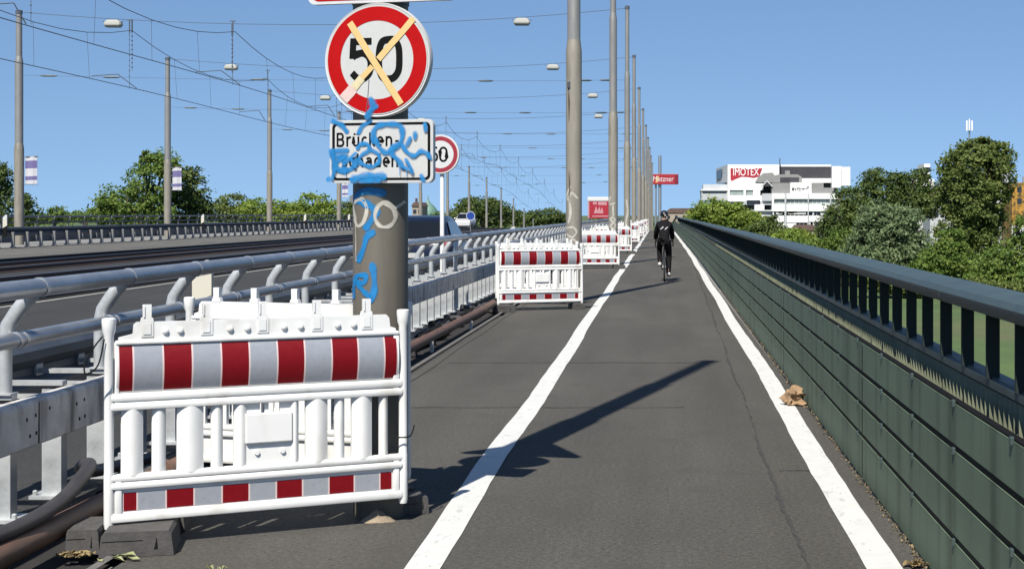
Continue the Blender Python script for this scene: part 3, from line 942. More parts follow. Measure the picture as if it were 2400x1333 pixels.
face50 = disc(rad-0.010, 0.0045).build('face', M['sign_white'], s50)
ring(0.207, 0.281, 0.0060).build('red_ring', M['sign_red'], face50)
mb = MB(); L = loc(884, 141)
mk = [L([(872,97),(829,97),(827,137)]), L([(827,134),(836,126),(850,124)]) , L([(834,129),(850,124),(864,132),(870,150),(866,172),(852,184),(838,182),(826,170)])]
for i, s_ in enumerate(mk): ribbon(mb, catmull(s_, 6) if i == 2 else s_, 0.036, 0.0062+0.0003*i)
ribbon(mb, catmull(L([(937,140),(935,112),(925,96),(912,94),(898,98),(891,114),(889,140),(891,166),(898,182),(912,186),(925,182),(935,166),(937,140)]), 5), 0.036, 0.0074)
mb.build('digits', M['sign_black'], face50, recalc=False)
mb = MB(); ribbon(mb, L([(866,186),(863,232),(858,272)]), 0.003, 0.0078); mb.build('cable', M['wire'], s50, recalc=False)
for nm, l, wd, mt, d in (('tape', [(821,52),(941,246)], 0.036, 'tape', 0.0092), ('tape', [(970,47),(888,140)], 0.034, 'tape', 0.0084),
                     ('tape', [(874,156),(850,182)], 0.030, 'tape', 0.0086), ('tape_residue', [(850,182),(830,206)], 0.042, 'tape_pale', 0.0082), ('tape_residue', [(830,206),(806,232)], 0.058, 'tape_pink', 0.0084)):
    mb = MB(); pl = L(l); n = 9
    ribbon(mb, [(pl[0][0]+(pl[1][0]-pl[0][0])*i/n + random.uniform(-.001,.001), pl[0][1]+(pl[1][1]-pl[0][1])*i/n) for i in range(n+1)], wd, d)
    mb.build(nm, M[mt], face50, recalc=False)
mb = MB()
ribbon(mb, catmull(L([(872,236),(876,250),(868,266),(864,272)]), 5), 0.05, 0.0096, 0.35, 0.0005, True)
ribbon(mb, catmull(L([(884,250),(872,256),(862,268)]), 5), 0.03, 0.0104, 0.3, 0.0005, True)
mb.build('blue_graffiti', M['blue_paint'], face50, recalc=False)
mb = MB().box(-0.03, 0.03, 0.034, 0.07, 0.14, 0.18); mb.box(-0.03, 0.03, 0.034, 0.07, -0.2, -0.16); mb.build('bracket', M['galv'], s50)

# plate: Brücken-schaden
ssg = sign_root('text_sign', 893, 355, 'white rectangular text plate smeared with blue graffiti below the round sign', 'traffic sign')
def rrect(hw, hh, r, n=6):
    out = []
    for cx_, cz_, a0 in ((hw-r, hh-r, 0), (-hw+r, hh-r, 90), (-hw+r, -hh+r, 180), (hw-r, -hh+r, 270)):
        out += [(cx_+r*math.cos(R(a0+90*i/n)), cz_+r*math.sin(R(a0+90*i/n))) for i in range(n+1)]
    return out
hw, hh = 0.294, 0.1665
MB().prism(rrect(hw, hh, 0.035), 0.0, 0.032).build('rim', M['sign_edge'], ssg)
mb = MB(); o_ = rrect(hw-0.004, hh-0.004, 0.032); mb.add([(x, -0.0012, z) for x, z in o_], [list(range(len(o_)))[::-1]]); facep = mb.build('face', M['sign_white'], ssg)
mb = MB(); a_ = rrect(hw-0.015, hh-0.015, 0.026); b_ = rrect(hw-0.030, hh-0.028, 0.016); n = len(a_)
mb.add([(x, -0.0024, z) for x, z in a_] + [(x, -0.0024, z) for x, z in b_], [(i, (i+1) % n, n+(i+1) % n, n+i) for i in range(n)])
mb.build('border', M['sign_black'], facep)
mb = MB(); L2 = loc(893, 355)
x0, z0 = L2([(789, 343)])[0]; write(mb, 'Brücken-', x0, z0, 0.073, 0.0108, 0.0024, 1.13)
x0, z0 = L2([(800, 392)])[0]; write(mb, 'schaden', x0, z0, 0.073, 0.0108, 0.0024, 1.13)
mb.build('lettering', M['sign_black'], facep, recalc=False)
strokes = [([(782,283),(800,292),(812,306)], 0.032), ([(868,284),(850,296),(842,310)], 0.026),
           ([(812,352),(784,354),(782,366),(808,366),(790,378),(784,392),(800,400),(826,394),(836,378),(820,372),(808,380)], 0.034), ([(778,356),(784,380),(790,396),(810,398)], 0.04),
           ([(840,346),(846,338),(862,338),(866,352),(850,362),(842,376),(858,388),(876,390),(890,378),(888,362),(872,352)], 0.026),
           ([(876,330),(878,306),(892,294),(920,292),(940,298),(944,320),(936,340),(918,356),(936,378),(944,392)], 0.034), ([(880,324),(890,344),(906,358),(924,344),(936,338)], 0.03),
           ([(944,340),(956,358),(972,366),(986,356),(1000,360),(1008,370)], 0.028), ([(962,326),(956,338)], 0.024), ([(974,316),(974,322)], 0.03),
           ([(997,296),(998,304)], 0.032), ([(990,416),(992,420)], 0.036), ([(785,400),(780,416),(772,420)], 0.03), ([(830,420),(860,412),(900,414)], 0.044), ([(850,424),(890,422)], 0.03),
           ([(954,376),(964,392),(968,404)], 0.022), ([(944,390),(966,400)], 0.020), ([(836,360),(826,370),(834,390)], 0.02), ([(939,388),(939.5,400),(939,411)], 0.005), ([(955,398),(955.5,408),(955,414)], 0.005), ([(812,398),(812.5,406),(812,413)], 0.006)]
mb = MB()
for k, (l, wd) in enumerate(strokes): ribbon(mb, catmull(L2(l), 6), wd*1.25, 0.0040+0.0007*k, 0.3, 0.0004, True)
mb.build('blue_graffiti', M['blue_paint'], facep, recalc=False)
MB().box(-0.03, 0.03, 0.032, 0.085, 0.06, 0.10).build('bracket', M['galv'], ssg)

# warning triangle whose lower edge only is in the frame
tri = sign_root('warning_sign', 893, 6, 'red and white triangular warning sign whose bottom edge shows above the round sign', 'traffic sign')
def tri_out(side, r):
    hgt = side*math.sqrt(3)/2; pts_ = []
    for (cx_, cz_, a0) in ((side/2, 0, -90), (0, hgt, 30), (-side/2, 0, 150)):
        vx, vz = {(-90): (-r*math.sqrt(3), r), 30: (0, -2*r), 150: (r*math.sqrt(3), r)}[a0]
        pts_ += [(cx_+vx+r*math.cos(R(a0+120*i/6)), cz_+vz+r*math.sin(R(a0+120*i/6))) for i in range(7)]
    return pts_
T0 = tri_out(0.90, 0.04)
MB().prism(T0, 0, 0.03).build('rim', M['sign_edge'], tri)
a_ = [(x*0.94, z*0.94+0.016) for x, z in T0]; b_ = [(x*0.70, z*0.70+0.078) for x, z in T0]; n = len(a_)
mb = MB(); mb.add([(x, -0.0015, z) for x, z in a_] + [(x, -0.0015, z) for x, z in b_], [(i, (i+1) % n, n+(i+1) % n, n+i) for i in range(n)]); mb.build('red_border', M['sign_red'], tri)
mb = MB().box(-0.03, 0.03, 0.03, 0.09, 0.03, 0.07); mb.build('bracket', M['galv'], tri)
# clamps round the pole
for z in (2.74, 2.30, 2.05):
    MB().lathe([(PR+0.006, 0), (PR+0.006, 0.035)], n=28, cz=z).build('clamp', M['galv_dark'], p1)

# ------------------------------------------------------------------ second 50 sign on its own post
Y2 = 24.5
X2, Z2 = P(1032, 362, Y2)
e = empty('speed_limit_sign', (X2, Y2, 0.02), R(-9), 'small round 50 speed limit sign on a white post behind the handrail', 'traffic sign')
r2 = 0.318
def up_(mb_, dz): 
    mb_.v = [(v[0], v[1], v[2]+dz) for v in mb_.v]; return mb_
up_(MB().lathe([(r2, -0.004), (r2+0.004, 0.0), (r2+0.004, 0.03), (r2-0.01, 0.03)], n=40, axis='y'), Z2-0.02).build('rim', M['sign_edge'], e, smooth=True)
f2_ = up_(disc(r2-0.004, 0.006, 40), Z2-0.02).build('face', M['sign_edge'], e)
M['sign_red2'] = mat('worn_red_sign_film', (0.36, 0.018, 0.035), 0.5, 0, 0.1, 12)
up_(ring(0.228, 0.294, 0.0085, 48), Z2-0.02).build('red_ring', M['sign_red2'], f2_)
mb = MB(); write(mb, '50', -0.175, -0.125, 0.25, 0.034, 0.0085, 1.02); up_(mb, Z2-0.02).build('digits', M['sign_black'], f2_, recalc=False)
MB().tube([(0.01, 0.07, 0), (0.01, 0.07, Z2+0.25)], 0.036, 12).build('post', M['plastic'], e, smooth=True)
MB().box(-0.04, 0.06, 0.03, 0.07, Z2-0.05, Z2).build('bracket', M['galv'], e)
# ------------------------------------------------------------------ plastic barrier fences
BL = 1.50
def make_barrier():
    e = empty('barrier_fence', (0, 0, 0), 0, 'x', 'barrier', 'striped barrier fences round the poles')
    L = BL
    # tubes at both ends
    for x in (0.02, L-0.02):
        mb = MB().lathe([(0.020, 0.10), (0.024, 0.125), (0.024, 0.36), (0.0225, 0.37), (0.0225, 1.03), (0.030, 1.05), (0.034, 1.095), (0.033, 1.112), (0.024, 1.116)], x, 0, 14)
        mb.build('end_post', M['plastic'], e, smooth=True)
    f = MB()
    x0, x1 = 0.048, L-0.048
    # crest
    f.prism([(x0+0.015, 1.004), (x1-0.015, 1.004), (x1-0.015, 1.02), (x1-0.045, 1.03), (x1-0.05, 1.075), (x1-0.065, 1.092), (x0+0.10, 1.092), (x0+0.085, 1.078), (x0+0.082, 1.035), (x0+0.015, 1.02)], -0.012, 0.012)
    f.cbox(x0, x1, -0.024, 0.024, 0.986, 1.006, 0.006)
    # rails
    def hrail(z0, z1, d=0.026): f.cbox(x0-0.022, x1+0.022, -d, d, z0, z1, 0.012)
    hrail(0.712, 0.752); hrail(0.668, 0.706, 0.030)
    f.box(x0, x1, -0.012, 0.012, 0.700, 0.716)
    hrail(0.326, 0.360); hrail(0.288, 0.322, 0.030)
    f.box(x0, x1, -0.012, 0.012, 0.318, 0.33)
    hrail(0.128, 0.172, 0.028)
    # side stiles
    for (a, b) in ((x0-0.004, x0+0.030), (x1-0.030, x1+0.004)):
        f.cbox(a, b, -0.022, 0.022, 0.135, 0.356, 0.008)
        f.cbox(a, b-0.012 if a < 0.5 else b, -0.018, 0.018, 0.70, 1.0, 0.006)
    # convex backing of the upper film, flat backing of the lower film
    n = 10
    prof_ = [(-0.006 - 0.030*math.sin(math.pi*i/n)**0.8, 0.754 + 0.234*i/n) for i in range(n+1)]
    o = len(f.v)
    for x in (x0+0.004, x1-0.004):
        for (y, z) in prof_: f.v.append((x, y, z))
        for (y, z) in prof_[::-1]: f.v.append((x, 0.012, z))
    m = 2*(n+1)
    for i in range(m): f.f.append([o+i, o+(i+1) % m, o+m+(i+1) % m, o+m+i]); f.mi.append(0)
    f.f.append([o+i for i in range(m)]); f.mi.append(0); f.f.append([o+m+i for i in range(m)]); f.mi.append(0)
    f.box(x0+0.02, x1-0.02, -0.010, 0.010, 0.165, 0.295)
    f.build('frame', M['plastic'], e, smooth=True, angle=40)
    # pegs with pockets
    for i, u in enumerate((0.105, 0.305, 0.50, 0.695, 0.880)):
        x = x0 + (x1-x0)*u
        mb = MB()
        mb.prism([(x-0.030, 1.0925), (x+0.030, 1.0925), (x+0.026, 1.112), (x+0.019, 1.114), (x+0.020, 1.176), (x-0.020, 1.176), (x-0.019, 1.114), (x-0.026, 1.112)], -0.014, 0.014)
        mb.box(x-0.018, x-0.012, -0.019, -0.014, 1.115, 1.170)
        mb.prism([(x-0.028, 1.02), (x+0.028, 1.02), (x+0.028, 1.0915), (x-0.028, 1.0915)], -0.0165, -0.0125)
        mb.prism([(x-0.020, 1.032), (x+0.016, 1.032), (x+0.016, 1.088), (x-0.020, 1.088)], -0.020, -0.017)
        mb.build('peg', M['plastic'], e)
    # round bosses on the crest
    for u in (0.165, 0.215, 0.385, 0.445, 0.575, 0.635, 0.77, 0.83):
        x = x0 + (x1-x0)*u
        MB().lathe([(0.017, -0.0125), (0.014, -0.022), (0.008, -0.026)], x, 0, 12, 'y', 1.045).build('boss', M['plastic'], e, smooth=True)
    # slats
    W = x1-x0
    def slat(a, b, name='slat', bulge=0.045, z0=0.350, z1=0.676):
        mb = MB(); n = 8; o = 0
        xa, xb = x0+W*a, x0+W*b
        for z in (z0, z1):
            for i in range(n+1):
                t = i/n; mb.v.append((xa+(xb-xa)*t, -bulge*math.sin(math.pi*(0.12+0.76*t)) + 0.012, z))
            for i in range(n, -1, -1):
                t = i/n; mb.v.append((xa+(xb-xa)*t, 0.022, z))
        m = 2*(n+1)
        for i in range(m): mb.f.append([i, (i+1) % m, m+(i+1) % m, m+i]); mb.mi.append(0)
        mb.f.append(list(range(m))); mb.f.append(list(range(m, 2*m))); mb.mi += [0, 0]
        return mb.build(name, M['plastic'], e, smooth=True, angle=50)
    for (a, b) in ((0.020, 0.092), (0.205, 0.295), (0.655, 0.735), (0.825, 0.90)):
        slat(a, b, bulge=0.040); 
    for (a, b) in ((0.122, 0.168), (0.322, 0.362), (0.762, 0.798), (0.930, 0.962)):
        slat(a, b, bulge=0.030)
    slat(0.400, 0.447, 'stile', 0.035); slat(0.598, 0.630, 'stile', 0.035)
    mb = MB()
    xa, xb = x0+W*0.438, x0+W*0.604
    mb.cbox(xa, xb, -0.028, 0.0, 0.468, 0.618, 0.006)
    mb.box(xa, xb, -0.008, 0.012, 0.352, 0.470); mb.box(xa, xa+0.075, -0.004, 0.012, 0.616, 0.672); mb.box(xb-0.06, xb, -0.004, 0.012, 0.616, 0.672); mb.box(xa+0.098, xa+0.118, -0.002, 0.012, 0.616, 0.672)
    for u in (0.25, 0.80): mb.lathe([(0.015, -0.0085), (0.012, -0.018)], xa+(xb-xa)*u, 0, 10, 'y', 0.42)
    mb.build('centre_plate', M['plastic'], e)
    # reflective films
    a0, a1 = x0+0.012, x1-0.012
    def film(zlo, zhi, curve, xa, xb):
        pitch = (xb-xa)/10
        ed = [xa] + [xa+pitch*(k+0.5) for k in range(10)] + [xb]
        mb = MB()
        def patch(u0, u1, off):
            n = 10 if curve else 1; o = len(mb.v)
            for i in range(n+1):
                t = 0.02+0.96*i/n
                z = zlo+(zhi-zlo)*t
                y = (-0.006-0.030*math.sin(math.pi*(z-0.754)/0.234)**0.8 if curve else -0.010) - off
                mb.v += [(u0, y, z), (u1, y, z)]
            for i in range(n): mb.f.append([o+2*i, o+2*i+1, o+2*i+3, o+2*i+2]); mb.mi.append(mb.cur)
        # neighbouring stripes share their borders: dark red, a thin pale edge, grey white
        for k in range(11):
            u0, u1 = ed[k], ed[k+1]
            mb.cur = 2
            patch(u0, u0+0.004, 0.0016); patch(u1-0.004, u1, 0.0016)
            mb.cur = k % 2
            patch(u0+0.004, u1-0.004, 0.0016)
        return mb
    for nm, zlo, zhi, cv, xa, xb in (('upper_film', 0.756, 0.985, True, a0, a1), ('lower_film', 0.180, 0.272, False, a0+0.022, a1-0.022)):
        o = film(zlo, zhi, cv, xa, xb).build(nm, [M['film_red'], M['film_white'], M['film_edge']], e, smooth=True)
        bm = bmesh.new(); bm.from_mesh(o.data); bmesh.ops.remove_doubles(bm, verts=bm.verts, dist=0.0004); bm.to_mesh(o.data); bm.free()
    # thin black wire hook at each end
    return e

def make_foot():
    e = empty('ballast_block', (0, 0, 0), 0, 'x', 'ballast block', 'dark rubber feet under the barrier fences')
    mb = MB()
    mb.prism([(-0.17, 0.0), (0.17, 0.0), (0.158, 0.10), (0.145, 0.118), (-0.145, 0.118), (-0.158, 0.10)], -0.42, -0.10)
    mb.prism([(-0.17, 0.0), (0.17, 0.0), (0.158, 0.10), (0.145, 0.118), (-0.145, 0.118), (-0.158, 0.10)], 0.10, 0.42)
    mb.prism([(-0.15, 0.004), (0.15, 0.004), (0.14, 0.085), (-0.14, 0.085)], -0.10, 0.10)
    mb.build('block', M['rubber'], e)
    for y in (-0.4215, 0.4185):
        MB().prism([(0.080, 0.030), (0.098, 0.034), (0.092, 0.088)], y, y+0.003).build('handle_slot', M['black'], e)
        MB().prism([(-0.155, 0.072), (0.03, 0.074), (0.03, 0.077), (-0.155, 0.075)], y, y+0.003).build('groove', M['black'], e)
    return e

b0 = make_barrier(); f0 = make_foot()
ANG = math.atan2(0.67, 1.34)
used = [False, False]
def place_barrier(x, y, rz, label, flabels=None, feet=True, z=0.0, fz=None):
    z = z + prof(y)
    if not used[0]:
        used[0] = True; b = b0; b.location = (x, y, z); b.rotation_euler = (0, 0, rz); b['label'] = label
    else: b = dup(b0, (x, y, z), rz, label)
    if feet and flabels:
        for k, s in enumerate((0.02, BL-0.02)):
            if flabels[k] is None: continue
            fx, fy = x+s*math.cos(rz), y+s*math.sin(rz)
            if not used[1]:
                used[1] = True; f = f0; f.location = (fx, fy, prof(fy)+0.002); f.rotation_euler = (0, 0, rz if fz is None else fz); f['label'] = flabels[k]
            else: dup(f0, (fx, fy, prof(fy)+0.002), rz if fz is None else fz, flabels[k])
    return b
place_barrier(-2.675, 7.19, ANG, 'largest red and white striped barrier fence in front of the graffiti pole', None)
# its feet: one under each end, plus a loose one beside the pipe
f0.location = (-2.56, 7.46, 0.002); f0.rotation_euler = (0, 0, R(12)); f0['label'] = 'dark rubber foot under the left end of the largest barrier fence'; used[1] = True
dup(f0, (-1.40, 8.22, 0.002), R(25), 'dark rubber foot under the right end of the largest barrier fence', scale=(0.42, 0.5, 0.8))
dup(f0, (-2.80, 7.50, 0.002), R(8), 'narrow dark rubber foot standing between the brown pipe and the largest barrier', scale=(0.46, 1, 1))
place_barrier(-1.433, 8.556, R(162), 'barrier fence standing behind the largest one, turned away, left of the graffiti pole', [None, 'rubber foot of the barrier fence behind the largest one'])
place_barrier(-2.70, 24.75, R(22), 'whole barrier fence before the second pole, left of the long thin shadow', ['rubber foot at the left of the second barrier fence', None])
place_barrier(-1.46, 26.64, R(174), 'barrier fence tucked behind the second one', None, False)
place_barrier(-2.68, 43.6, R(6), 'barrier fence half hidden by the tall stepped pole with pale graffiti', [None, 'rubber foot of the third barrier fence on the path'])
place_barrier(-2.86, 45.6, R(-4), 'barrier fence tucked behind the half hidden third one', None, False)
place_barrier(-2.62, 59.5, R(5), 'fourth barrier fence, of which only the right third shows', [None, 'rubber foot of the fourth barrier fence'])
place_barrier(-2.85, 61.9, R(-3), 'barrier fence tucked behind the fourth one', None, False)
place_barrier(-2.62, 79, R(4), 'fifth barrier fence along the white line, mostly hidden', None, False)
place_barrier(-2.6, 81.4, R(4), 'barrier fence tucked behind the fifth one', None, False)
place_barrier(-2.55, 99, R(4), 'sixth barrier fence, small and far along the white line', None, False)
place_barrier(-2.55, 118, R(4), 'tiny seventh barrier fence along the white line', None, False)
place_barrier(-2.55, 136, R(4), 'farthest barrier fence at the end of the white line', None, False)
dup(f0, (-1.42, 25.3, 0.002), R(20), 'rubber foot at the right of the second barrier fence', scale=(0.5, 0.5, 0.9))
M['sand'] = mat('pale_grit_heap', (0.34, 0.27, 0.19), 0.95, 0, 0.3, 25, 0.5, 60)
mb = MB(); n_ = 18
for j in range(5):
    for i in range(n_):
        a = 2*math.pi*i/n_; r = (0.10, 0.085, 0.06, 0.032, 0.006)[j]*random.uniform(0.8, 1.2); mb.v.append((-1.485+0.8*r*math.cos(a), 7.86+0.6*r*math.sin(a), (0.002, 0.015, 0.034, 0.05, 0.058)[j]*random.uniform(0.8, 1.2)))
for j in range(4):
    for i in range(n_): mb.f.append([j*n_+i, j*n_+(i+1) % n_, (j+1)*n_+(i+1) % n_, (j+1)*n_+i]); mb.mi.append(0)
mb.f.append([4*n_+i for i in range(n_)]); mb.mi.append(0)
tag(mb.build('grit_heap', M['sand'], smooth=True), 'small pale heap of grit beside the right rubber foot of the largest barrier', 'grit heap')
# thin black wire ties at the ends of the largest barrier
mb = MB().tube(catmull([(-2.67, 7.15, 1.03), (-2.70, 7.12, 0.98), (-2.735, 7.10, 0.90), (-2.72, 7.08, 0.86), (-2.665, 7.08, 0.90), (-2.65, 7.12, 1.02)], 6), 0.004, 6)
o = mb.build('wire_tie', M['black']); tag(o, 'thin black wire loop tied to the left post of the largest barrier', 'wire tie')
mb = MB().tube(catmull([(-1.40, 7.80, 0.455), (-1.36, 7.795, 0.452), (-1.31, 7.83, 0.455), (-1.30, 7.9, 0.50)], 6), 0.004, 6)
tag(mb.build('wire_tie', M['black']), 'thin black wire tied to the right post of the largest barrier', 'wire tie')

# ------------------------------------------------------------------ litter
M['paper'] = mat('brown_crumpled_paper', (0.36, 0.23, 0.125), 0.8, 0, 0.15, 6)
bm = bmesh.new(); bmesh.ops.create_icosphere(bm, subdivisions=3, radius=0.1)
from mathutils import noise as mnoise
for v in bm.verts:
    d = v.co.normalized()
    f1 = abs(mnoise.noise(d*1.9 + Vector((3, 1, 7))))
    r = 0.105*(0.72 + 0.75*f1 + random.uniform(-0.10, 0.13))
    v.co = d*r
    v.co.x *= 0.9; v.co.y *= 1.05
    v.co.z = max(v.co.z, -0.052 + random.uniform(0, 0.006))
for v in bm.verts:                # an open, torn mouth towards the path
    if v.co.y < -0.05 and abs(v.co.z) < 0.03: v.co.y += 0.05
me = bpy.data.meshes.new('paper_bag'); bm.to_mesh(me); bm.free(); me.materials.append(M['paper'])
ob = bpy.data.objects.new('paper_bag', me); COL.objects.link(ob); ob.location = (1.13, 12.62, 0.060); ob.rotation_euler = (0, 0, 0.6)
tag(ob, 'crumpled brown paper bag lying against the green wall on the white line', 'paper bag')

M['leaf_dry'] = mat('dry_leaf', (0.30, 0.22, 0.10), 0.8, 0, 0.35, 30)
M['leaf_pale'] = mat('withered_pale_leaf', (0.34, 0.36, 0.17), 0.8, 0, 0.25, 30)
def leaf_clump(x, y, n, spread, label, m, size=0.035):
    mb = MB()
    for i in range(n):
        a = random.uniform(0, 6.28); px_ = random.gauss(0, spread); py_ = random.gauss(0, spread*0.6); s = size*random.uniform(0.5, 1.2); h = random.uniform(0.004, 0.02)
        c, s_ = math.cos(a), math.sin(a)
        pts_ = [(-s, 0, 0), (-0.3*s, 0.45*s, h), (0.5*s, 0.35*s, h*1.2), (s, 0, 0.5*h), (0.5*s, -0.35*s, h*0.6), (-0.3*s, -0.45*s, h*0.9)]
        mb.add([(px_+p[0]*c-p[1]*s_, py_+p[0]*s_+p[1]*c, p[2]+0.003+random.uniform(0, 0.012)) for p in pts_], [(0, 1, 2, 3), (0, 3, 4, 5)])
    o = mb.build('dry_leaves', m, recalc=False); o.location = (x, y, 0.004)
    return tag(o, label, 'leaves')
leaf_clump(-2.74, 7.03, 26, 0.05, 'withered yellow leaves in front of the narrow rubber foot by the pipe', M['leaf_dry'])
leaf_clump(-2.55, 6.98, 9, 0.05, 'pale withered leaf scraps in front of the large rubber foot', M['leaf_pale'])
leaf_clump(1.17, 6.83, 22, 0.025, 'brown tuft of dry leaves at the foot of the green wall, bottom right', M['leaf_dry'], 0.03)
leaf_clump(-2.0, 6.76, 5, 0.02, 'tiny green weed scrap on the asphalt at the bottom left', M['leaf_pale'], 0.02)
# dirt and tiny leaves gathered in the joint along the wall: nobody could count them
mb = MB()
for i in range(1500):
    y = 5 + 27*random.random()**1.4; x = 1.224 + drift(y)*0.9 - abs(random.gauss(0, 0.016)); s = random.uniform(0.004, 0.013) + (0.014*random.random() if random.random() < 0.12 else 0)
    mb.cur = 1 if random.random() < 0.3 else 0
    a = random.uniform(0, 3.1); c, s_ = math.cos(a)*s, math.sin(a)*s; z = 0.002 + random.uniform(0.001, 0.014)
    mb.add([(x-c, y-s_, 0.0015), (x+s_*0.6, y-c*0.6, z), (x+c, y+s_, z*0.6), (x-s_*0.6, y+c*0.6, z)], [(0, 1, 2, 3)])
mb.cur = 0
for i in range(500):
    y = random.uniform(6, 14); x = random.uniform(-2.4, 1.1); s = random.uniform(0.002, 0.0055)
    mb.add([(x-s, y-s, 0.002), (x+s, y-s, 0.003), (x+s*0.7, y+s, 0.006), (x-s, y+s*0.8, 0.005)], [(0, 1, 2, 3)])
tag(mb.build('grit', [M['grit'], M['leaf_dry']], recalc=False), 'grit and tiny leaves gathered along the foot of the green wall', 'grit', kind='stuff')

# ------------------------------------------------------------------ cyclist
M['cloth_black'] = mat('black_cycling_clothes', (0.0075, 0.0065, 0.0075), 0.85, 0, 0.25, 9, 0.2, 30, spec=0.15)
M['skin'] = mat('skin', (0.42, 0.24, 0.17), 0.55, 0, 0.05, 20)
M['hair'] = mat('dark_hair', (0.03, 0.02, 0.015), 0.7)
M['shoe'] = mat('white_shoe', (0.66, 0.66, 0.64), 0.5, 0, 0.05, 20)
M['helmet'] = mat('black_helmet', (0.012, 0.012, 0.013), 0.35)
M['reflect'] = mat('reflective_strip', (0.45, 0.44, 0.46), 0.4)
M['frame_black'] = mat('black_bicycle_frame', (0.012, 0.012, 0.014), 0.35)
M['tyre'] = mat('bicycle_tyre', (0.02, 0.02, 0.02), 0.8)
M['alu'] = mat('bare_aluminium', (0.4, 0.4, 0.42), 0.35, 0.8)

def skin_mesh(name, verts, edges, radii, m, parent=None, sub=2, root=0):
    me = bpy.data.meshes.new(name); me.from_pydata(verts, edges, []); 
    ob = bpy.data.objects.new(name, me); COL.objects.link(ob)
    sk = ob.modifiers.new('skin', 'SKIN')
    for i, d in enumerate(me.skin_vertices[0].data):
        r = radii[i]; d.radius = r if isinstance(r, tuple) else (r, r); d.use_root = (i == root)
    sb = ob.modifiers.new('sub', 'SUBSURF'); sb.levels = sub; sb.render_levels = sub
    bpy.context.view_layer.update()
    ev = ob.evaluated_get(bpy.context.evaluated_depsgraph_get())
    nm = bpy.data.meshes.new_from_object(ev)
    ob.modifiers.clear(); ob.data = nm; bpy.data.meshes.remove(me); nm.name = name
    nm.materials.clear(); nm.materials.append(m)
    nm.polygons.foreach_set('use_smooth', [True]*len(nm.polygons))
    if parent: ob.parent = parent
    return ob
CYX, CYY = 0.10, 35.6
cy = empty('person', (CYX, CYY, 0), 0, 'cyclist in black clothes and white shoes riding away along the path', 'person')
V = [(0, 0.02, 0.99), (0, 0.14, 1.16), (0, 0.27, 1.33), (0, 0.35, 1.43), (0, 0.42, 1.49), (0, 0.47, 1.56),
     (-0.135, 0.30, 1.36), (-0.190, 0.40, 1.16), (-0.205, 0.60, 1.00), (-0.21, 0.66, 0.975),
     (0.135, 0.30, 1.36), (0.185, 0.40, 1.15), (0.20, 0.60, 1.00), (0.208, 0.66, 0.975),
     (-0.085, 0.03, 0.94), (-0.115, 0.33, 0.80), (-0.105, 0.13, 0.45), (-0.105, 0.20, 0.41), 
     (0.085, 0.02, 0.93), (0.115, 0.22, 0.60), (0.105, 0.02, 0.22), (0.105, 0.10, 0.17)]
E = [(0,1),(1,2),(2,3),(3,4),(4,5),(2,6),(6,7),(7,8),(8,9),(2,10),(10,11),(11,12),(12,13),(0,14),(14,15),(15,16),(16,17),(0,18),(18,19),(19,20),(20,21)]
RD = [(0.115,0.09),(0.110,0.09),(0.120,0.095),0.075,0.06,(0.075,0.09), 0.06,0.042,0.032,0.028, 0.06,0.042,0.032,0.028, 0.085,0.062,0.042,0.035, 0.085,0.062,0.042,0.035]
skin_mesh('body', V, E, [tuple(q*0.82 for q in r) if isinstance(r, tuple) else (r*(0.62 if i in (16, 17, 20, 21) else 0.85) if i not in (4, 5) else r) for i, r in enumerate(RD)], M['skin'], cy)
VJ = list(V); VJ[0] = (0, -0.02, 0.90); VT = list(V); VT[0] = (0, 0.07, 1.06); VT[16] = (-0.105, 0.14, 0.40); VT[20] = (0.105, 0.03, 0.165)
ji = [0,1,2,3,6,7,8,10,11,12]
jm = {v: i for i, v in enumerate(ji)}
skin_mesh('jacket', [VJ[i] for i in ji], [(jm[a], jm[b]) for a, b in E if a in jm and b in jm], [tuple(x+0.024 for x in (RD[i] if isinstance(RD[i], tuple) else (RD[i], RD[i]))) for i in ji], M['cloth_black'], cy)
ti = [0,14,15,16,18,19,20]
tm = {v: i for i, v in enumerate(ti)}
skin_mesh('trousers', [VT[i] for i in ti], [(tm[a], tm[b]) for a, b in E if a in tm and b in tm], [tuple(x+0.012 for x in (RD[i] if isinstance(RD[i], tuple) else (RD[i], RD[i]))) for i in ti], M['cloth_black'], cy)
for sx, y, z in ((-0.108, 0.13, 0.40), (0.108, 0.03, 0.165)):
    skin_mesh('shoe', [(sx, y-0.05, z+0.01), (sx, y+0.02, z+0.012), (sx, y+0.10, z-0.015), (sx, y+0.19, z-0.03)], [(0,1),(1,2),(2,3)], [(0.05,0.055),(0.05,0.055),(0.05,0.04),(0.036,0.028)], M['shoe'], cy)
mb = MB()
bm = bmesh.new(); bmesh.ops.create_uvsphere(bm, u_segments=20, v_segments=12, radius=1)
for v in bm.verts:
    v.co = Vector((v.co.x*0.100, v.co.y*0.130, max(v.co.z, -0.35)*0.105)); v.co.y += 0.46; v.co.z += 1.588
me = bpy.data.meshes.new('helmet'); bm.to_mesh(me); bm.free(); me.materials.append(M['helmet']); me.polygons.foreach_set('use_smooth', [True]*len(me.polygons))
ho = bpy.data.objects.new('helmet', me); COL.objects.link(ho); ho.parent = cy
MB().lathe([(0.02, 0), (0.016, -0.006)], 0.022, 0.330, 12, 'y', 1.575).build('helmet_light', M['shoe'], cy)
skin_mesh('hair', [(0, 0.41, 1.53), (0, 0.37, 1.50), (0, 0.345, 1.46)], [(0,1),(1,2)], [0.055, 0.04, 0.02], M['hair'], cy)
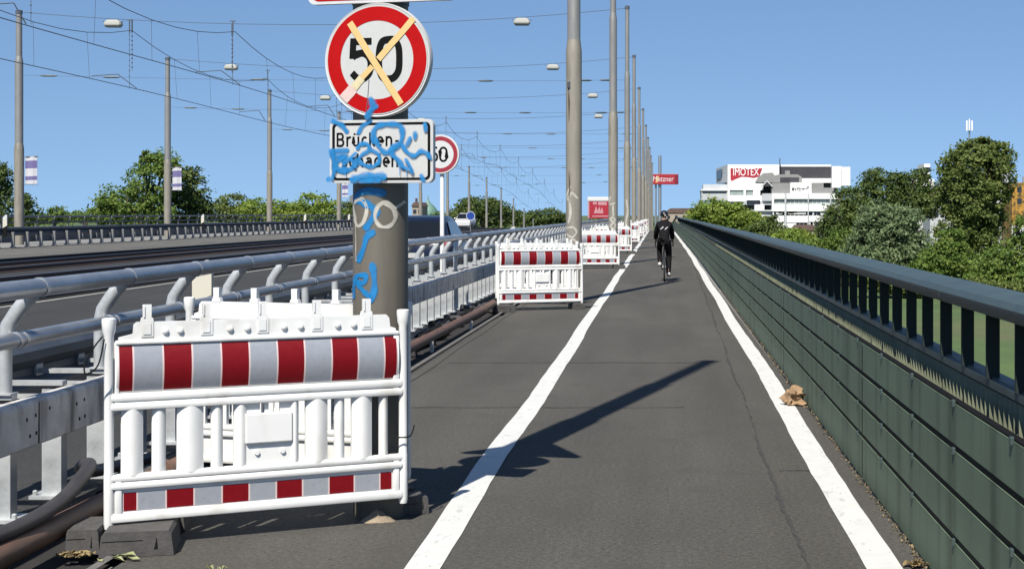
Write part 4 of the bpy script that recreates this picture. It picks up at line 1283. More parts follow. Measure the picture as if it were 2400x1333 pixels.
# hands closed on the brake hoods: palm plus five fingers each
for s in (-1, 1):
    cx_ = s*0.212; hv = [(cx_, 0.655, 0.978), (cx_, 0.705, 0.972)]; he = [(0, 1)]; hrr = [0.026, 0.028]
    for j, dz in enumerate((0.022, 0.007, -0.008, -0.022)):
        b = len(hv); ln = (0.030, 0.035, 0.033, 0.026)[j]
        hv += [(cx_+s*0.012, 0.725+ln*0.4, 0.972+dz), (cx_-s*0.004, 0.735+ln, 0.965+dz), (cx_-s*0.022, 0.728+ln*0.6, 0.960+dz)]
        he += [(1, b), (b, b+1), (b+1, b+2)]; hrr += [0.0095, 0.009, 0.008]
    b = len(hv); hv += [(cx_-s*0.026, 0.69, 0.985), (cx_-s*0.034, 0.725, 0.975)]; he += [(0, b), (b, b+1)]; hrr += [0.011, 0.009]
    skin_mesh('hand', hv, he, hrr, M['skin'], cy, 1)
from mathutils.bvhtree import BVHTree
jk = [o for o in bpy.data.objects if o.name.startswith('jacket')][0]
bvh = BVHTree.FromPolygons([v.co.copy() for v in jk.data.vertices], [list(p.vertices) for p in jk.data.polygons])
for (x, z) in ((-0.055, 1.27), (0.05, 1.265)):
    mb = MB(); n_ = 5
    for i in range(n_+1):
        for s_ in (-0.011, 0.011):
            px_, pz_ = x-0.035+0.07*i/n_ - s_*0.6, z-0.03+0.06*i/n_ + s_*0.8
            h = bvh.ray_cast(Vector((px_, -2, pz_)), Vector((0, 1, 0)))
            mb.v.append((px_, (h[0].y if h[0] else 0.1)-0.006, pz_))
    for i in range(n_): mb.f.append([2*i, 2*i+1, 2*i+3, 2*i+2]); mb.mi.append(0)
    mb.build('reflective_strip', M['reflect'], jk)
# bicycle
bk_ = empty('bicycle', (CYX, CYY, 0), 0, 'black road bicycle ridden away by the cyclist in black', 'bicycle')
def wheel(y):
    t = MB(); n, k = 40, 8
    for i in range(n):
        a = 2*math.pi*i/n
        for j in range(k):
            b = 2*math.pi*j/k; r = 0.325+0.016*math.cos(b)
            t.v.append((0.016*math.sin(b), y+r*math.cos(a), 0.341+r*math.sin(a)))
    for i in range(n):
        for j in range(k):
            t.f.append([i*k+j, i*k+(j+1) % k, ((i+1) % n)*k+(j+1) % k, ((i+1) % n)*k+j]); t.mi.append(0)
    wo = t.build('wheel', M['tyre'], bk_, smooth=True)
    r_ = MB()
    for i in range(n):
        a = 2*math.pi*i/n
        for (x, r) in ((-0.011, 0.312), (0.011, 0.312), (0.011, 0.295), (-0.011, 0.295)): r_.v.append((x, y+r*math.cos(a), 0.341+r*math.sin(a)))
    for i in range(n):
        for j in range(4): r_.f.append([i*4+j, i*4+(j+1) % 4, ((i+1) % n)*4+(j+1) % 4, ((i+1) % n)*4+j]); r_.mi.append(0)
    r_.build('rim', M['frame_black'], wo)
    s_ = MB()
    for i in range(20):
        a = 2*math.pi*i/20; s_.tube([((-1)**i*0.022, y+0.02*math.cos(a+0.4), 0.341+0.02*math.sin(a+0.4)), (0, y+0.30*math.cos(a), 0.341+0.30*math.sin(a))], 0.0013, 4)
    s_.tube([(-0.05, y, 0.341), (0.05, y, 0.341)], 0.02, 10)
    s_.build('spokes', M['alu'], wo)
wheel(-0.20); wheel(0.80)
bb = (0, 0.21, 0.27); st_ = (0, 0.06, 0.78); hd = (0, 0.62, 0.82); hdl = (0, 0.66, 0.70)
mb = MB().tube([bb, st_], 0.017, 10).tube([bb, hdl], 0.02, 10).tube([st_, hd], 0.016, 10).tube([hd, hdl], 0.02, 10)
for s in (-1, 1):
    mb.tube([(s*0.025, 0.21, 0.27), (s*0.06, -0.20, 0.341)], 0.010, 8).tube([(s*0.012, 0.06, 0.76), (s*0.06, -0.20, 0.341)], 0.008, 8)
    mb.tube([(s*0.02, 0.665, 0.69), (s*0.05, 0.80, 0.341)], 0.012, 8)
mb.build('frame', M['frame_black'], bk_, smooth=True)
MB().tube([st_, (0, 0.025, 0.90)], 0.013, 8).build('seat_post', M['frame_black'], bk_)
mb = MB().prism([(-0.07, 0.905), (0.07, 0.905), (0.06, 0.93), (0, 0.938), (-0.06, 0.93)], -0.09, 0.0); mb.prism([(-0.03, 0.905), (0.03, 0.905), (0.02, 0.93), (-0.02, 0.93)], 0.0, 0.17); mb.build('saddle', M['cloth_black'], bk_)
mb = MB().tube([hd, (0, 0.72, 0.93)], 0.015, 8).tube([(-0.21, 0.70, 0.945), (-0.1, 0.71, 0.945), (0.1, 0.71, 0.945), (0.21, 0.70, 0.945)], 0.013, 8)
for s in (-1, 1): mb.tube(catmull([(s*0.21, 0.70, 0.945), (s*0.212, 0.77, 0.95), (s*0.214, 0.79, 0.90), (s*0.216, 0.76, 0.84), (s*0.216, 0.70, 0.82)], 4), 0.013, 8); mb.tube([(s*0.212, 0.76, 0.95), (s*0.212, 0.79, 1.0)], 0.014, 8)
mb.build('handlebar', M['black'], bk_, smooth=True)
mb = MB().tube([(0.05, 0.21, 0.27), (0.075, 0.13, 0.13)], 0.011, 8).tube([(-0.05, 0.21, 0.27), (-0.075, 0.18, 0.37)], 0.011, 8)
mb.lathe([(0.085, 0.045), (0.085, 0.050)], 0, 0.21, 24, 'x', 0.27); mb.build('crank', M['frame_black'], bk_)
for s, y, z in ((-1, 0.17, 0.365), (1, 0.10, 0.122)): MB().cbox(s*0.108-0.045, s*0.108+0.045, y-0.04, y+0.05, z-0.008, z+0.008, 0.004).build('pedal', M['black'], bk_)

# ------------------------------------------------------------------ cars
M['car_blue'] = mat('dark_blue_car_paint', (0.012, 0.018, 0.045), 0.22, 0.2)
M['car_white'] = mat('white_car_paint', (0.75, 0.75, 0.76), 0.25)
M['car_glass'] = mat('dark_car_glass', (0.01, 0.012, 0.014), 0.06)
M['tail_red'] = mat('red_tail_light', (0.35, 0.008, 0.01), 0.15)
M['head_lamp'] = mat('clear_headlamp', (0.7, 0.72, 0.75), 0.15)
M['plate'] = mat('pale_number_plate', (0.6, 0.6, 0.58), 0.4)
def car(x, y, z, rz, m, label, rear=True):
    e = empty('car', (x, y, z), rz, label, 'car')
    # rings along the length, rear at y = 0
    st = [(0.00, 0.78, 0.42, 0.92), (0.06, 0.85, 0.30, 0.98), (0.5, 0.875, 0.22, 0.985), (1.3, 0.885, 0.20, 0.965), (2.4, 0.885, 0.20, 0.95), (3.2, 0.87, 0.20, 0.90), (3.9, 0.83, 0.24, 0.78), (4.1, 0.74, 0.34, 0.66)]
    mb = MB(); n = 12
    for (yy, hw_, zl, zh) in st:
        for (fx, fz) in ((-0.86,0),(0.86,0),(0.97,0.12),(1,0.4),(1,0.62),(0.975,0.82),(0.93,0.95),(0.84,1.0),(-0.84,1.0),(-0.93,0.95),(-0.975,0.82),(-1,0.62),(-1,0.4),(-0.97,0.12)):
            mb.v.append((fx*hw_, yy, zl+(zh-zl)*fz))
    n = 14
    for i in range(len(st)-1):
        for k in range(n): mb.f.append([i*n+k, i*n+(k+1) % n, (i+1)*n+(k+1) % n, (i+1)*n+k]); mb.mi.append(0)
    mb.f.append(list(range(n))); mb.f.append(list(range((len(st)-1)*n, len(st)*n))); mb.mi += [0, 0]
    mb.build('body', m, e, smooth=True, angle=50)
    cab = [(0.10, 0.80, 0.60, 0.96), (0.50, 0.79, 0.60, 1.44), (0.62, 0.785, 0.62, 1.50), (1.3, 0.785, 0.64, 1.545), (2.1, 0.78, 0.62, 1.50), (2.95, 0.80, 0.68, 0.955)]
    def ringcab(inset=0.0):
        q = MB()
        for (yy, lo, hi, zt) in cab:
            zb = 0.94
            t = min(1, max(0.02, (zt-zb)/0.6)); w_top = lo + (hi-lo)*t
            for (fx, zz) in ((-lo, zb), (lo, zb), (w_top*1.0, zb+(zt-zb)*0.86), (w_top*0.9, zt), (-w_top*0.9, zt), (-w_top, zb+(zt-zb)*0.86)): q.v.append((fx, yy, zz))
        for i in range(len(cab)-1):
            for k in range(6): q.f.append([i*6+k, i*6+(k+1) % 6, (i+1)*6+(k+1) % 6, (i+1)*6+k]); q.mi.append(0)
        q.f.append(list(range(6))); q.f.append(list(range(30, 36))); q.mi += [0, 0]
        return q
    ringcab().build('cabin', m, e, smooth=True, angle=40)
    g = MB()
    g.add([(-0.66, 0.165, 1.03), (0.66, 0.165, 1.03), (0.55, 0.470, 1.40), (-0.55, 0.470, 1.40)], [(0, 1, 2, 3)])
    for i in range(4): g.v[i] = (g.v[i][0], g.v[i][1]-0.028, g.v[i][2]+0.012)
    g.build('rear_window', M['car_glass'], e)
    g = MB(); g.add([(-0.70, 2.88, 0.99), (0.70, 2.88, 0.99), (0.58, 2.20, 1.45), (-0.58, 2.20, 1.45)], [(0, 1, 2, 3)])
    for i in range(4): g.v[i] = (g.v[i][0], g.v[i][1]+0.02, g.v[i][2]+0.03)
    g.build('windscreen', M['car_glass'], e)
    for s in (-1, 1):
        g = MB(); g.add([(s*0.806, 0.5, 1.0), (s*0.806, 2.6, 1.0), (s*0.668, 2.0, 1.41), (s*0.668, 0.72, 1.41)], [(0, 1, 2, 3)]); g.build('side_window', M['car_glass'], e)
        MB().cbox(s*0.70-0.09, s*0.70+0.09, -0.012, 0.10, 0.78, 0.97, 0.02).build('tail_light', M['tail_red'], e)
        MB().cbox(s*0.60-0.12, s*0.60+0.12, 3.98, 4.07, 0.60, 0.72, 0.02).build('headlight', M['head_lamp'], e)
        MB().cbox(s*0.95-0.07, s*0.95+0.07, 2.35, 2.45, 0.96, 1.09, 0.02).build('mirror', m, e)
        for yy in (0.72, 3.3):
            w_ = MB().lathe([(0.20, -0.10), (0.30, -0.09), (0.315, -0.05), (0.315, 0.05), (0.30, 0.09), (0.20, 0.10)], s*0.79, yy, 20, 'x', 0.315)
            wo = w_.build('wheel', M['tyre'], e, smooth=True); MB().lathe([(0.19, 0.095*s), (0.17, 0.104*s)], s*0.79, yy, 16, 'x', 0.315).build('rim', M['alu'], wo)
    MB().cbox(-0.80, 0.80, -0.05, 0.03, 0.36, 0.56, 0.03).build('bumper', M['black'] if m is M['car_blue'] else m, e)
    MB().box(-0.26, 0.26, -0.058, -0.051, 0.62, 0.73).build('number_plate', M['plate'], e)
    return e
car(-5.42, 32.7, 0.01+cross(-5.4), 0, M['car_blue'], 'dark blue hatchback driving away behind the speed limit pole')
Yc = 148
car(-457*Yc/FPX, Yc+2, cross(-19.5)+prof(Yc)+0.01, R(180), M['car_white'], 'small white car with dark windscreen coming over the crest of the bridge')
# ------------------------------------------------------------------ overhead wires and lamps
def sag_line(a, b, sag, n=14):
    a = Vector(a); b = Vector(b)
    return [a.lerp(b, i/n) + Vector((0, 0, -sag*4*(i/n)*(1-i/n))) for i in range(n+1)]
WR = 0.012
def at_frac(pts, px):             # point of the line nearest a photograph column
    best = None
    for i in range(len(pts)-1):
        for t in (0, 0.25, 0.5, 0.75):
            p = pts[i].lerp(pts[i+1], t); x = VX + p.x*FPX/p.y
            if best is None or abs(x-px) < best[0]: best = (abs(x-px), p)
    return best[1]
pairs = [(3, 0, (258, 1225)), (4, 1, (550, 1298)), (5, 2, (765, 1383)), (6, 3, (985, 1400)), (7, 4, ()), (8, 5, ()), (9, 6, ()), (10, 7, ())]
ordw = ['first', 'second', 'third', 'fourth', 'fifth', 'sixth', 'seventh', 'eighth']
def street_lamp(p, label, dn=0.22):
    e = empty('hanging_lamp', tuple(p), R(3), label, 'street lamp', 'street lamps hanging on the cross wires')
    z = -dn
    mb = MB()
    for (sx, sy, zz) in ((0.36, 0.20, -0.30), (0.37, 0.21, -0.24), (0.33, 0.19, -0.12), (0.22, 0.13, -0.05)):
        mb.v += [(sx*cx_, sy*cy_, zz) for cx_, cy_ in ((-1,-0.7),(-0.85,-1),(0.85,-1),(1,-0.7),(1,0.7),(0.85,1),(-0.85,1),(-1,0.7))]
    for i in range(3):
        for k in range(8): mb.f.append([i*8+k, i*8+(k+1) % 8, (i+1)*8+(k+1) % 8, (i+1)*8+k]); mb.mi.append(0)
    mb.f.append(list(range(8))); mb.f.append(list(range(24, 32))); mb.mi += [0, 0]
    mb.build('housing', M['lamp'], e)
    MB().cbox(-0.31, 0.31, -0.16, 0.16, -0.365, -0.301, 0.02).build('glass', M['lamp_glass'], e)
    mb = MB().tube([(-0.2, 0, -0.06), (-0.2, 0, 0.02)], 0.015, 6).tube([(0.2, 0, -0.06), (0.2, 0, 0.02)], 0.015, 6).tube([(-0.42, 0, -0.1), (-0.36, 0, -0.14)], 0.02, 6).tube([(0.42, 0, -0.1), (0.36, 0, -0.14)], 0.02, 6)
    mb.build('hanger', M['wire'], e)
for j, (i, k, lamps) in enumerate(pairs):
    a = POLES[i]; b = FP[k]
    pts = sag_line((a[0]-0.1, a[1], a[2]-0.1), (b[0]+0.2, b[1], b[2]-0.08), 0.62)
    rr = WR*(1 + 0.004*max(0, a[1]-66))
    tag(MB().tube(pts, rr, 5).build('span_wire', M['wire'], smooth=True), '%s nearest high cross wire slung between the two rows of poles' % ordw[j], 'wire', 'cross wires between the pole rows')
    for n_, px in enumerate(lamps):
        p = at_frac(pts, px)
        street_lamp(p, '%s street lamp on the %s nearest high cross wire' % (('left', 'right')[n_], ordw[j]))
    # lower steadying wire with insulators
    lo_pts = sag_line((a[0]-0.13, a[1], a[2]-3.3), (b[0]+0.2, b[1], b[2]-2.75), 0.12)
    e = empty('steady_wire', (a[0], a[1], a[2]-3.3), 0, '%s nearest low cross wire with insulators between the pole rows' % ordw[j], 'wire', 'low cross wires between the pole rows')
    child_at(MB().tube(lo_pts, rr*0.55, 5).build('strand', M['wire'], smooth=True), e)
    for t in (0.03, 0.07, 0.24, 0.36, 0.62, 0.86, 0.96):
        mb = MB()
        n_ = len(lo_pts)-1; q_ = lo_pts[int(t*n_)].lerp(lo_pts[min(n_, int(t*n_)+1)], t*n_-int(t*n_)); d = (lo_pts[-1]-lo_pts[0]).normalized()
        mb.tube([q_-d*0.35, q_-d*0.2, q_+d*0.2, q_+d*0.35], [0.02, 0.045, 0.045, 0.02], 6)
        child_at(mb.build('insulator', M['green_top'], smooth=True), e)

# the two contact lines with their carrying wires
def catenary(x, zc_, zm, sup, label, y0, y1):
    e = empty('contact_line', (x, sup[0], zc_), 0, label, 'overhead line', 'overhead lines above the tram track')
    ys = arange(y0, y1, 4)
    child_at(MB().tube([(x + 0.25*math.sin(y*0.12), y, zc_+prof(y)*0.95) for y in ys], 0.016, 5).build('contact_wire', M['wire'], smooth=True), e)
    pts = []
    for i in range(len(sup)-1):
        for t in range(8):
            u = t/8; y = sup[i] + (sup[i+1]-sup[i])*u
            pts.append((x + 0.1*math.sin(y*0.12), y, zm + prof(y)*0.95 - 4*(zm-zc_)*0.36*u*(1-u)))
    child_at(MB().tube(pts, 0.015, 5).build('carrying_wire', M['wire'], smooth=True), e)
    for i, p in enumerate(pts):
        if i % 8 in (2, 4, 6) : child_at(MB().tube([p, (x+0.25*math.sin(p[1]*0.12), p[1], zc_+prof(p[1])*0.95)], 0.007, 4).build('dropper', M['wire']), e)
    for y in sup:
        mb = MB()
        z = zm+prof(y)*0.95
        mb.tube([(x, y, z-0.1), (x, y, z+0.45)], 0.03, 5).tube([(x-0.12, y, z+0.45), (x+0.12, y, z+0.45)], 0.025, 5)
        for k in range(9): mb.lathe([(0.012, 0), (0.03, 0.03), (0.012, 0.06)], x, y, 6, 'z', z-0.2-0.11*k*2)
        mb.tube([(x, y, z), (x, y, zc_+prof(y))], 0.009, 4)
        mb.tube([(x-1.6, y, zc_+0.55+prof(y)), (x-0.5, y, zc_+0.62+prof(y)), (x+0.25*math.sin(y*0.12), y+0.2, zc_+0.03+prof(y))], 0.02, 5)
        child_at(mb.build('hanger', M['wire']), e)
catenary(-18.2, 7.08, 9.35, [43.2, 63.6, 84, 104.4, 127, 148.6, 170, 192, 213, 235, 256, 278], 'overhead tram line nearer the cycle path with a sagging carrying wire', 36, 280)
catenary(-22.6, 6.92, 9.40, [44, 63.6, 86, 106, 127, 148.6, 170, 192, 213, 235, 256, 278], 'overhead tram line farther from the cycle path', 44, 280)
# droppers of the first cross wire (insulated hangers at two columns in the sky)
w1 = sag_line((POLES[3][0], POLES[3][1], POLES[3][2]-0.1), (FP[0][0], FP[0][1], FP[0][2]-0.08), 0.62)
for px, lab in ((303, 'beaded insulator hanger below the left part of the nearest cross wire'), (547, 'beaded insulator hanger below the nearest cross wire, right of the second far pole')):
    p = at_frac(w1, px); mb = MB().tube([p, p+Vector((0, 0, -2.2))], 0.008, 4)
    for k in range(10): mb.lathe([(0.01, 0), (0.045, 0.04), (0.01, 0.08)], p.x, p.y, 6, 'z', p.z-0.35-0.19*k)
    mb.tube([p, p+Vector((0, 0, -0.5))], 0.035, 6)
    tag(mb.build('insulator_string', M['wire']), lab, 'insulator', 'insulator hangers')

# ------------------------------------------------------------------ small signs on the bridge
M['blue_sign'] = mat('blue_sign_film', (0.02, 0.07, 0.35), 0.4, 0, 0.05, 5)
def disc_sign(px, py, Y, r, m, label, back=False):
    X, Z = P(px, py, Y); zb = prof(Y)+cross(X)
    e = empty('round_sign', (X, Y, zb), R(10), label, 'traffic sign')
    up_(MB().lathe([(r, -0.012), (r, 0.012)], n=24, axis='y'), Z-zb).build('disc', m, e)
    MB().tube([(0, 0.05, 0.02), (0, 0.05, Z-zb+r)], 0.045, 8).build('post', M['sign_back'], e)
    up_(ring(r*0.86, r*0.97, 0.016, 24), Z-zb).build('ring', M['sign_edge'] if not back else M['sign_back'], e)
disc_sign(1103, 506, 118, 0.36, M['blue_sign'], 'round blue sign beside the small white car')
disc_sign(828, 466, 112, 0.30, M['sign_back'], 'grey back of a round sign just left of the speed limit pole', True)

M['ad_red'] = mat('red_advert_panel', (0.42, 0.012, 0.03), 0.5, 0, 0.08, 1.5)
M['ad_dark'] = mat('dark_red_advert_panel', (0.22, 0.008, 0.022), 0.5, 0, 0.08, 1.5)
M['ad_white'] = mat('white_advert_panel', (0.78, 0.77, 0.76), 0.5, 0, 0.04, 1.5)
M['ad_pink'] = mat('pale_pink_advert_print', (0.62, 0.30, 0.32), 0.5, 0, 0.1, 1.5)
M['ad_yellow'] = mat('yellow_advert_print', (0.75, 0.45, 0.10), 0.5)
# red advert on two tall masts over the end of the path
Y = 236; k = Y/FPX; zb = -9.99
X, Z = P(1545, 420, Y)
e = empty('advert_sign', (X, Y, zb), 0, 'red hanging advert sign with pale lettering high on two steel masts', 'advert sign')
zt = Z-zb
for px, top, r in ((1537, 430, 0.16), (1546.5, 365, 0.26)):
    x = (px-1545)*k; MB().tube([(x, 0.12, 0), (x, 0.12, EYE-(top-500)*k-zb)], r, 12).build('mast', M['galv'], e, smooth=True)
x0, x1 = (1528-1545)*k, (1590-1545)*k
MB().cbox(x0, x1, -0.5, -0.25, zt-0.85, zt+0.80, 0.05).build('panel', M['ad_red'], e)
MB().cbox(x1-0.55, x1-0.02, -0.51, -0.24, zt-0.80, zt+0.75, 0.02).build('side_panel', M['ad_dark'], e)
vs_, fs_ = font_mesh('Metzner', 1.22)
mb = MB(); mb.add([(v[0]*0.80+(x0+x1-0.6)/2, -0.506, v[1]+zt) for v in vs_], fs_); mb.build('lettering', M['ad_white'], e, recalc=False)
mb = MB().prism([(x0+0.55, zt-0.55), (x0+0.9, zt-0.55), (x0+1.1, zt+0.5), (x0+0.75, zt+0.5)], -0.504, -0.501); mb.build('yellow_mark', M['ad_yellow'], e)

# red billboard
Y = 262; k = Y/FPX
X, Z = P(1400, 487, Y)
e = empty('billboard', (X, Y, zb), 0, 'red billboard with a white header and pale figures behind the third pole', 'billboard')
W_ = 30*k*1.15; z0, z1 = EYE-(512-500)*k-zb, EYE-(462-500)*k-zb
MB().cbox(-22*k, 40*k, -0.25, 0.2, z0, z1-0.75, 0.04).build('panel', M['ad_red'], e)
MB().cbox(-23*k, 41*k, -0.34, 0.24, z1-0.74, z1, 0.12).build('header', M['ad_white'], e)
MB().box(-22*k, -18.5*k, -0.30, -0.251, z0, z1-0.75).build('side_strip', M['ad_pink'], e)
mb = MB()
mb.prism([(-8*k, z0+0.9), (14*k, z0+0.9), (14*k, z0+1.2), (11*k, z0+2.0), (8*k, z0+1.3), (5*k, z0+2.1), (1*k, z0+1.3), (-3*k, z0+2.2), (-6*k, z0+1.4)], -0.262, -0.256)
mb.box(-10*k, -1*k, -0.262, -0.256, z0+2.45, z0+2.9); mb.box(2*k, 22*k, -0.262, -0.256, z0+2.35, z0+2.9); mb.box(-12*k, 30*k, -0.262, -0.256, z0+0.3, z0+0.5)
mb.build('print', M['ad_pink'], e)
for x in (-19*k, 10*k): MB().box(x-0.2, x+0.2, 0.21, 0.5, 0, z0+1).build('leg', M['ad_white'], e)

# small no-entry style pale sign far along the pole row
# ------------------------------------------------------------------ buildings
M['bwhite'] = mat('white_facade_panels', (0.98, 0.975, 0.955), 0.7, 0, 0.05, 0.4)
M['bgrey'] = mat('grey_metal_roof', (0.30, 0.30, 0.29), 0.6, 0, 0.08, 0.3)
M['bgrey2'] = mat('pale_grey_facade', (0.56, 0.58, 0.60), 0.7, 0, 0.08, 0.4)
M['bdark'] = mat('dark_panelled_wall', (0.055, 0.05, 0.06), 0.5, 0, 0.12, 0.3)
M['bglass'] = mat('dark_window_glass', (0.03, 0.035, 0.045), 0.12, 0, 0.5, 0.9)
M['bglass2'] = mat('pale_window_glass', (0.38, 0.44, 0.42), 0.15, 0, 0.2, 0.5)
M['brown'] = mat('brown_tiled_roof', (0.14, 0.085, 0.07), 0.8, 0, 0.15, 0.5)
M['beige'] = mat('beige_render', (0.42, 0.36, 0.29), 0.8, 0, 0.1, 0.4)
M['copper'] = mat('green_copper', (0.16, 0.30, 0.24), 0.6, 0, 0.12, 0.5)
BY = 500.0; kb = BY/FPX
def bx(cx, y=0.0): return ((1640+cx/6.316)-VX)*kb
def bz(cy): return EYE-((360+cy/6.316)-VY)*kb
B = empty('office_building', (bx(1200), BY, -9.99), 0, 'white multi storey office complex with a red and white sign on its roof block', 'building')
def bb_(mb, c0, c1, r0, r1, d0=0.0, d1=14.0): return mb.box(bx(c0), bx(c1), BY+d0, BY+d1, bz(r1), bz(r0))
def bpart(name, m, boxes, par=None, fn=None):
    mb = MB()
    for t in boxes: bb_(mb, *t)
    if fn: fn(mb)
    o = mb.build(name, m)
    o.parent = par or B
    o.location = -Vector(B.location)
    return o
roof_block = bpart('roof_block', M['bwhite'], [(430, 1205, 152, 432, 8, 30), (1205, 1990, 152, 182, 9, 30), (1205, 1990, 358, 425, 8.5, 30), (1990, 2130, 178, 500, 6, 30), (2136, 2268, 188, 470, 7, 30)])
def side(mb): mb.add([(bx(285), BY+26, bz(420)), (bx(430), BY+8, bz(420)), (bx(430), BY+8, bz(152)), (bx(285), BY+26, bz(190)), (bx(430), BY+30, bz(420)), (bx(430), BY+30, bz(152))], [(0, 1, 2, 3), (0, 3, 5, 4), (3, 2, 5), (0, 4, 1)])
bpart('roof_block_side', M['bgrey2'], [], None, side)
def sw(mb): mb.add([(bx(295), BY+24.2, bz(360)), (bx(355), BY+16.8, bz(352)), (bx(365), BY+15.6, bz(205)), (bx(295), BY+24.2, bz(225))], [(0, 1, 2, 3)])
o = bpart('side_window', M['bglass'], [], None, sw); o.location = o.location + Vector((-0.15, -0.15, 0))
bpart('dark_wall', M['bdark'], [(1206, 1989, 182, 358, 9.2, 29)])
bpart('sign_field', M['ad_red'], [], None, lambda mb: mb.prism([(bx(472), bz(208)), (bx(950), bz(208)), (bx(905), bz(330)), (bx(820), bz(352)), (bx(730), bz(340)), (bx(640), bz(335)), (bx(560), bz(365)), (bx(490), bz(400)), (bx(472), bz(380))], BY+7.9, BY+7.98))
vs_, fs_ = font_mesh('IMOTEX', 4.6)
def lt(mb): mb.add([(v[0]*0.53+bx(702), BY+7.86, v[1]*0.78+bz(268)) for v in vs_], fs_)
bpart('sign_lettering', M['bwhite'], [], None, lt)
bpart('antenna', M['bdark'], [], None, lambda mb: mb.tube([(bx(1212), BY+7.5, bz(330)), (bx(1212), BY+7.5, bz(60))], 0.16, 6))
def grs(mb):
    mb.prism([(bx(830), bz(425)), (bx(880), bz(350)), (bx(960), bz(285)), (bx(1090), bz(280)), (bx(1120), bz(320)), (bx(1190), bz(305)), (bx(1460), bz(305)), (bx(1520), bz(340)), (bx(1530), bz(425))], BY+3, BY+7.5)
    mb.box(bx(1280), bx(1350), BY+4, BY+6, bz(306), bz(248))
bpart('roof', M['bgrey'], [(1070, 1345, 432, 590, 1.5, 12), (1660, 1840, 432, 590, 1.5, 12), (1840, 1990, 505, 590, 1.4, 12)], None, grs)
bpart('roof_panel', M['bdark'], [(1200, 1480, 350, 412, 2.8, 3.0)])
bpart('upper_wall', M['bwhite'], [(420, 655, 440, 540, 3, 20), (420, 655, 618, 705, 3, 20), (420, 450, 540, 618, 3, 20), (690, 950, 440, 540, 3, 20), (690, 950, 618, 700, 3, 20), (655, 690, 440, 705, 2.6, 20), (800, 905, 540, 620, 3, 20)])
bpart('penthouse_wall', M['bwhite'], [(1345, 1660, 428, 592, 1.0, 12)])
for c0, c1 in ((450, 655), (690, 800)): bpart('window', M['bglass2'], [(c0, c1, 540, 618, 3.4, 19)])
bpart('small_lettering', M['bdark'], [(1370, 1400, 505, 548, 0.92, 0.98), (1410, 1425, 510, 548, 0.92, 0.98), (1440, 1450, 505, 548, 0.92, 0.98), (1450, 1500, 508, 520, 0.92, 0.98), (1465, 1500, 538, 548, 0.92, 0.98), (1510, 1560, 515, 530, 0.92, 0.98), (1570, 1600, 510, 522, 0.92, 0.98), (1595, 1622, 488, 505, 0.92, 0.98)])
bpart('gable', M['bdark'], [], None, lambda mb: mb.prism([(bx(920), bz(490)), (bx(1000), bz(395)), (bx(1070), bz(480))], BY+1.2, BY+2.4))
bpart('gable_trim', M['bgrey2'], [], None, lambda mb: mb.prism([(bx(905), bz(490)), (bx(1000), bz(388)), (bx(1085), bz(480)), (bx(1070), bz(490)), (bx(1000), bz(415)), (bx(925), bz(500))], BY+0.9, BY+1.15))
wing = bpart('left_wing', M['bgrey2'], [(30, 420, 545, 690, 4, 20), (60, 420, 450, 530, 8, 20)])
bpart('terrace_parapet', M['bwhite'], [(20, 420, 528, 546, 3.6, 20)])
bpart('window', M['bglass'], [(45, 405, 560, 585, 3.9, 4.1)])
main = bpart('main_wall', M['bwhite'], [(1070, 1255, 588, 672, 0, 14), (1070, 1255, 745, 855, 0, 14), (1280, 1598, 588, 672, 0, 14), (1280, 1598, 745, 855, 0, 14), (1612, 1925, 588, 672, 0, 14), (1612, 1925, 745, 855, 0, 14), (1945, 2110, 588, 672, 0.1, 14), (1945, 2110, 745, 850, 0.1, 14), (1070, 1100, 672, 745, 0.05, 14),
      (1080, 1250, 918, 1020, 0.3, 14), (1280, 1600, 918, 1020, 0.3, 14), (1612, 1925, 918, 1010, 0.3, 14), (1080, 1100, 855, 918, 0.35, 14), (1110, 1430, 1020, 1100, 0.5, 14), (1430, 1760, 1085, 1105, 0.5, 14)])
bpart('pilaster', M['bgrey2'], [(1255, 1280, 588, 1095, -0.4, 14), (1598, 1612, 588, 1090, -0.3, 14), (1925, 1945, 588, 850, -0.3, 14)])
for c0, c1, r0, r1, g_ in ((1100, 1255, 672, 745, 2), (1280, 1598, 672, 745, 2), (1612, 1925, 672, 745, 2), (1945, 2110, 672, 745, 2), (1100, 1250, 855, 918, 1), (1280, 1600, 855, 918, 1), (1612, 1920, 855, 918, 1), (1430, 1760, 1020, 1085, 1)):
    o = bpart('window', M['bglass2'] if g_ == 2 else M['bglass'], [(c0, c1, r0, r1, 0.9, 13)])
    wd = (c1-c0)
    n = max(1, int(wd/55))
    o2 = bpart('frame', M['bwhite'], [(c0+wd*j/n-2, c0+wd*j/n+2, r0, r1, 0.72, 0.88) for j in range(1, n)] or [(c0, c0+3, r0, r1, 0.72, 0.88)], o)
    o2.location = (0, 0, 0)
    if g_ == 1:
        o3 = bpart('blind', M['bwhite'], [(c0+wd*random.uniform(0, 0.85), c0+wd*random.uniform(0, 0.85)+wd*0.08, r0, r0+(r1-r0)*random.uniform(0.4, 0.8), 0.5, 0.7) for j in range(3)], o); o3.location = (0, 0, 0)
bpart('lower_wing', M['bgrey2'], [(450, 1070, 700, 760, 2.0, 12), (930, 1070, 590, 700, 1.2, 12), (910, 1070, 860, 985, 1.6, 12)])
for t_ in ((490, 640, 765, 845, 1.0, 6), (815, 960, 755, 835, 0.9, 6), (880, 990, 920, 1005, 1.1, 6)): bpart('balcony', M['bwhite'], [t_])
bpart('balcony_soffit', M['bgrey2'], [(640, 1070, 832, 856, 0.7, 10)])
bpart('window', M['bglass'], [(455, 640, 712, 760, 1.7, 1.95), (700, 900, 690, 745, 1.7, 1.95), (640, 920, 856, 905, 1.5, 8)])
bpart('rear_wall', M['bgrey2'], [(430, 2120, 434, 1105, 14.6, 27)])
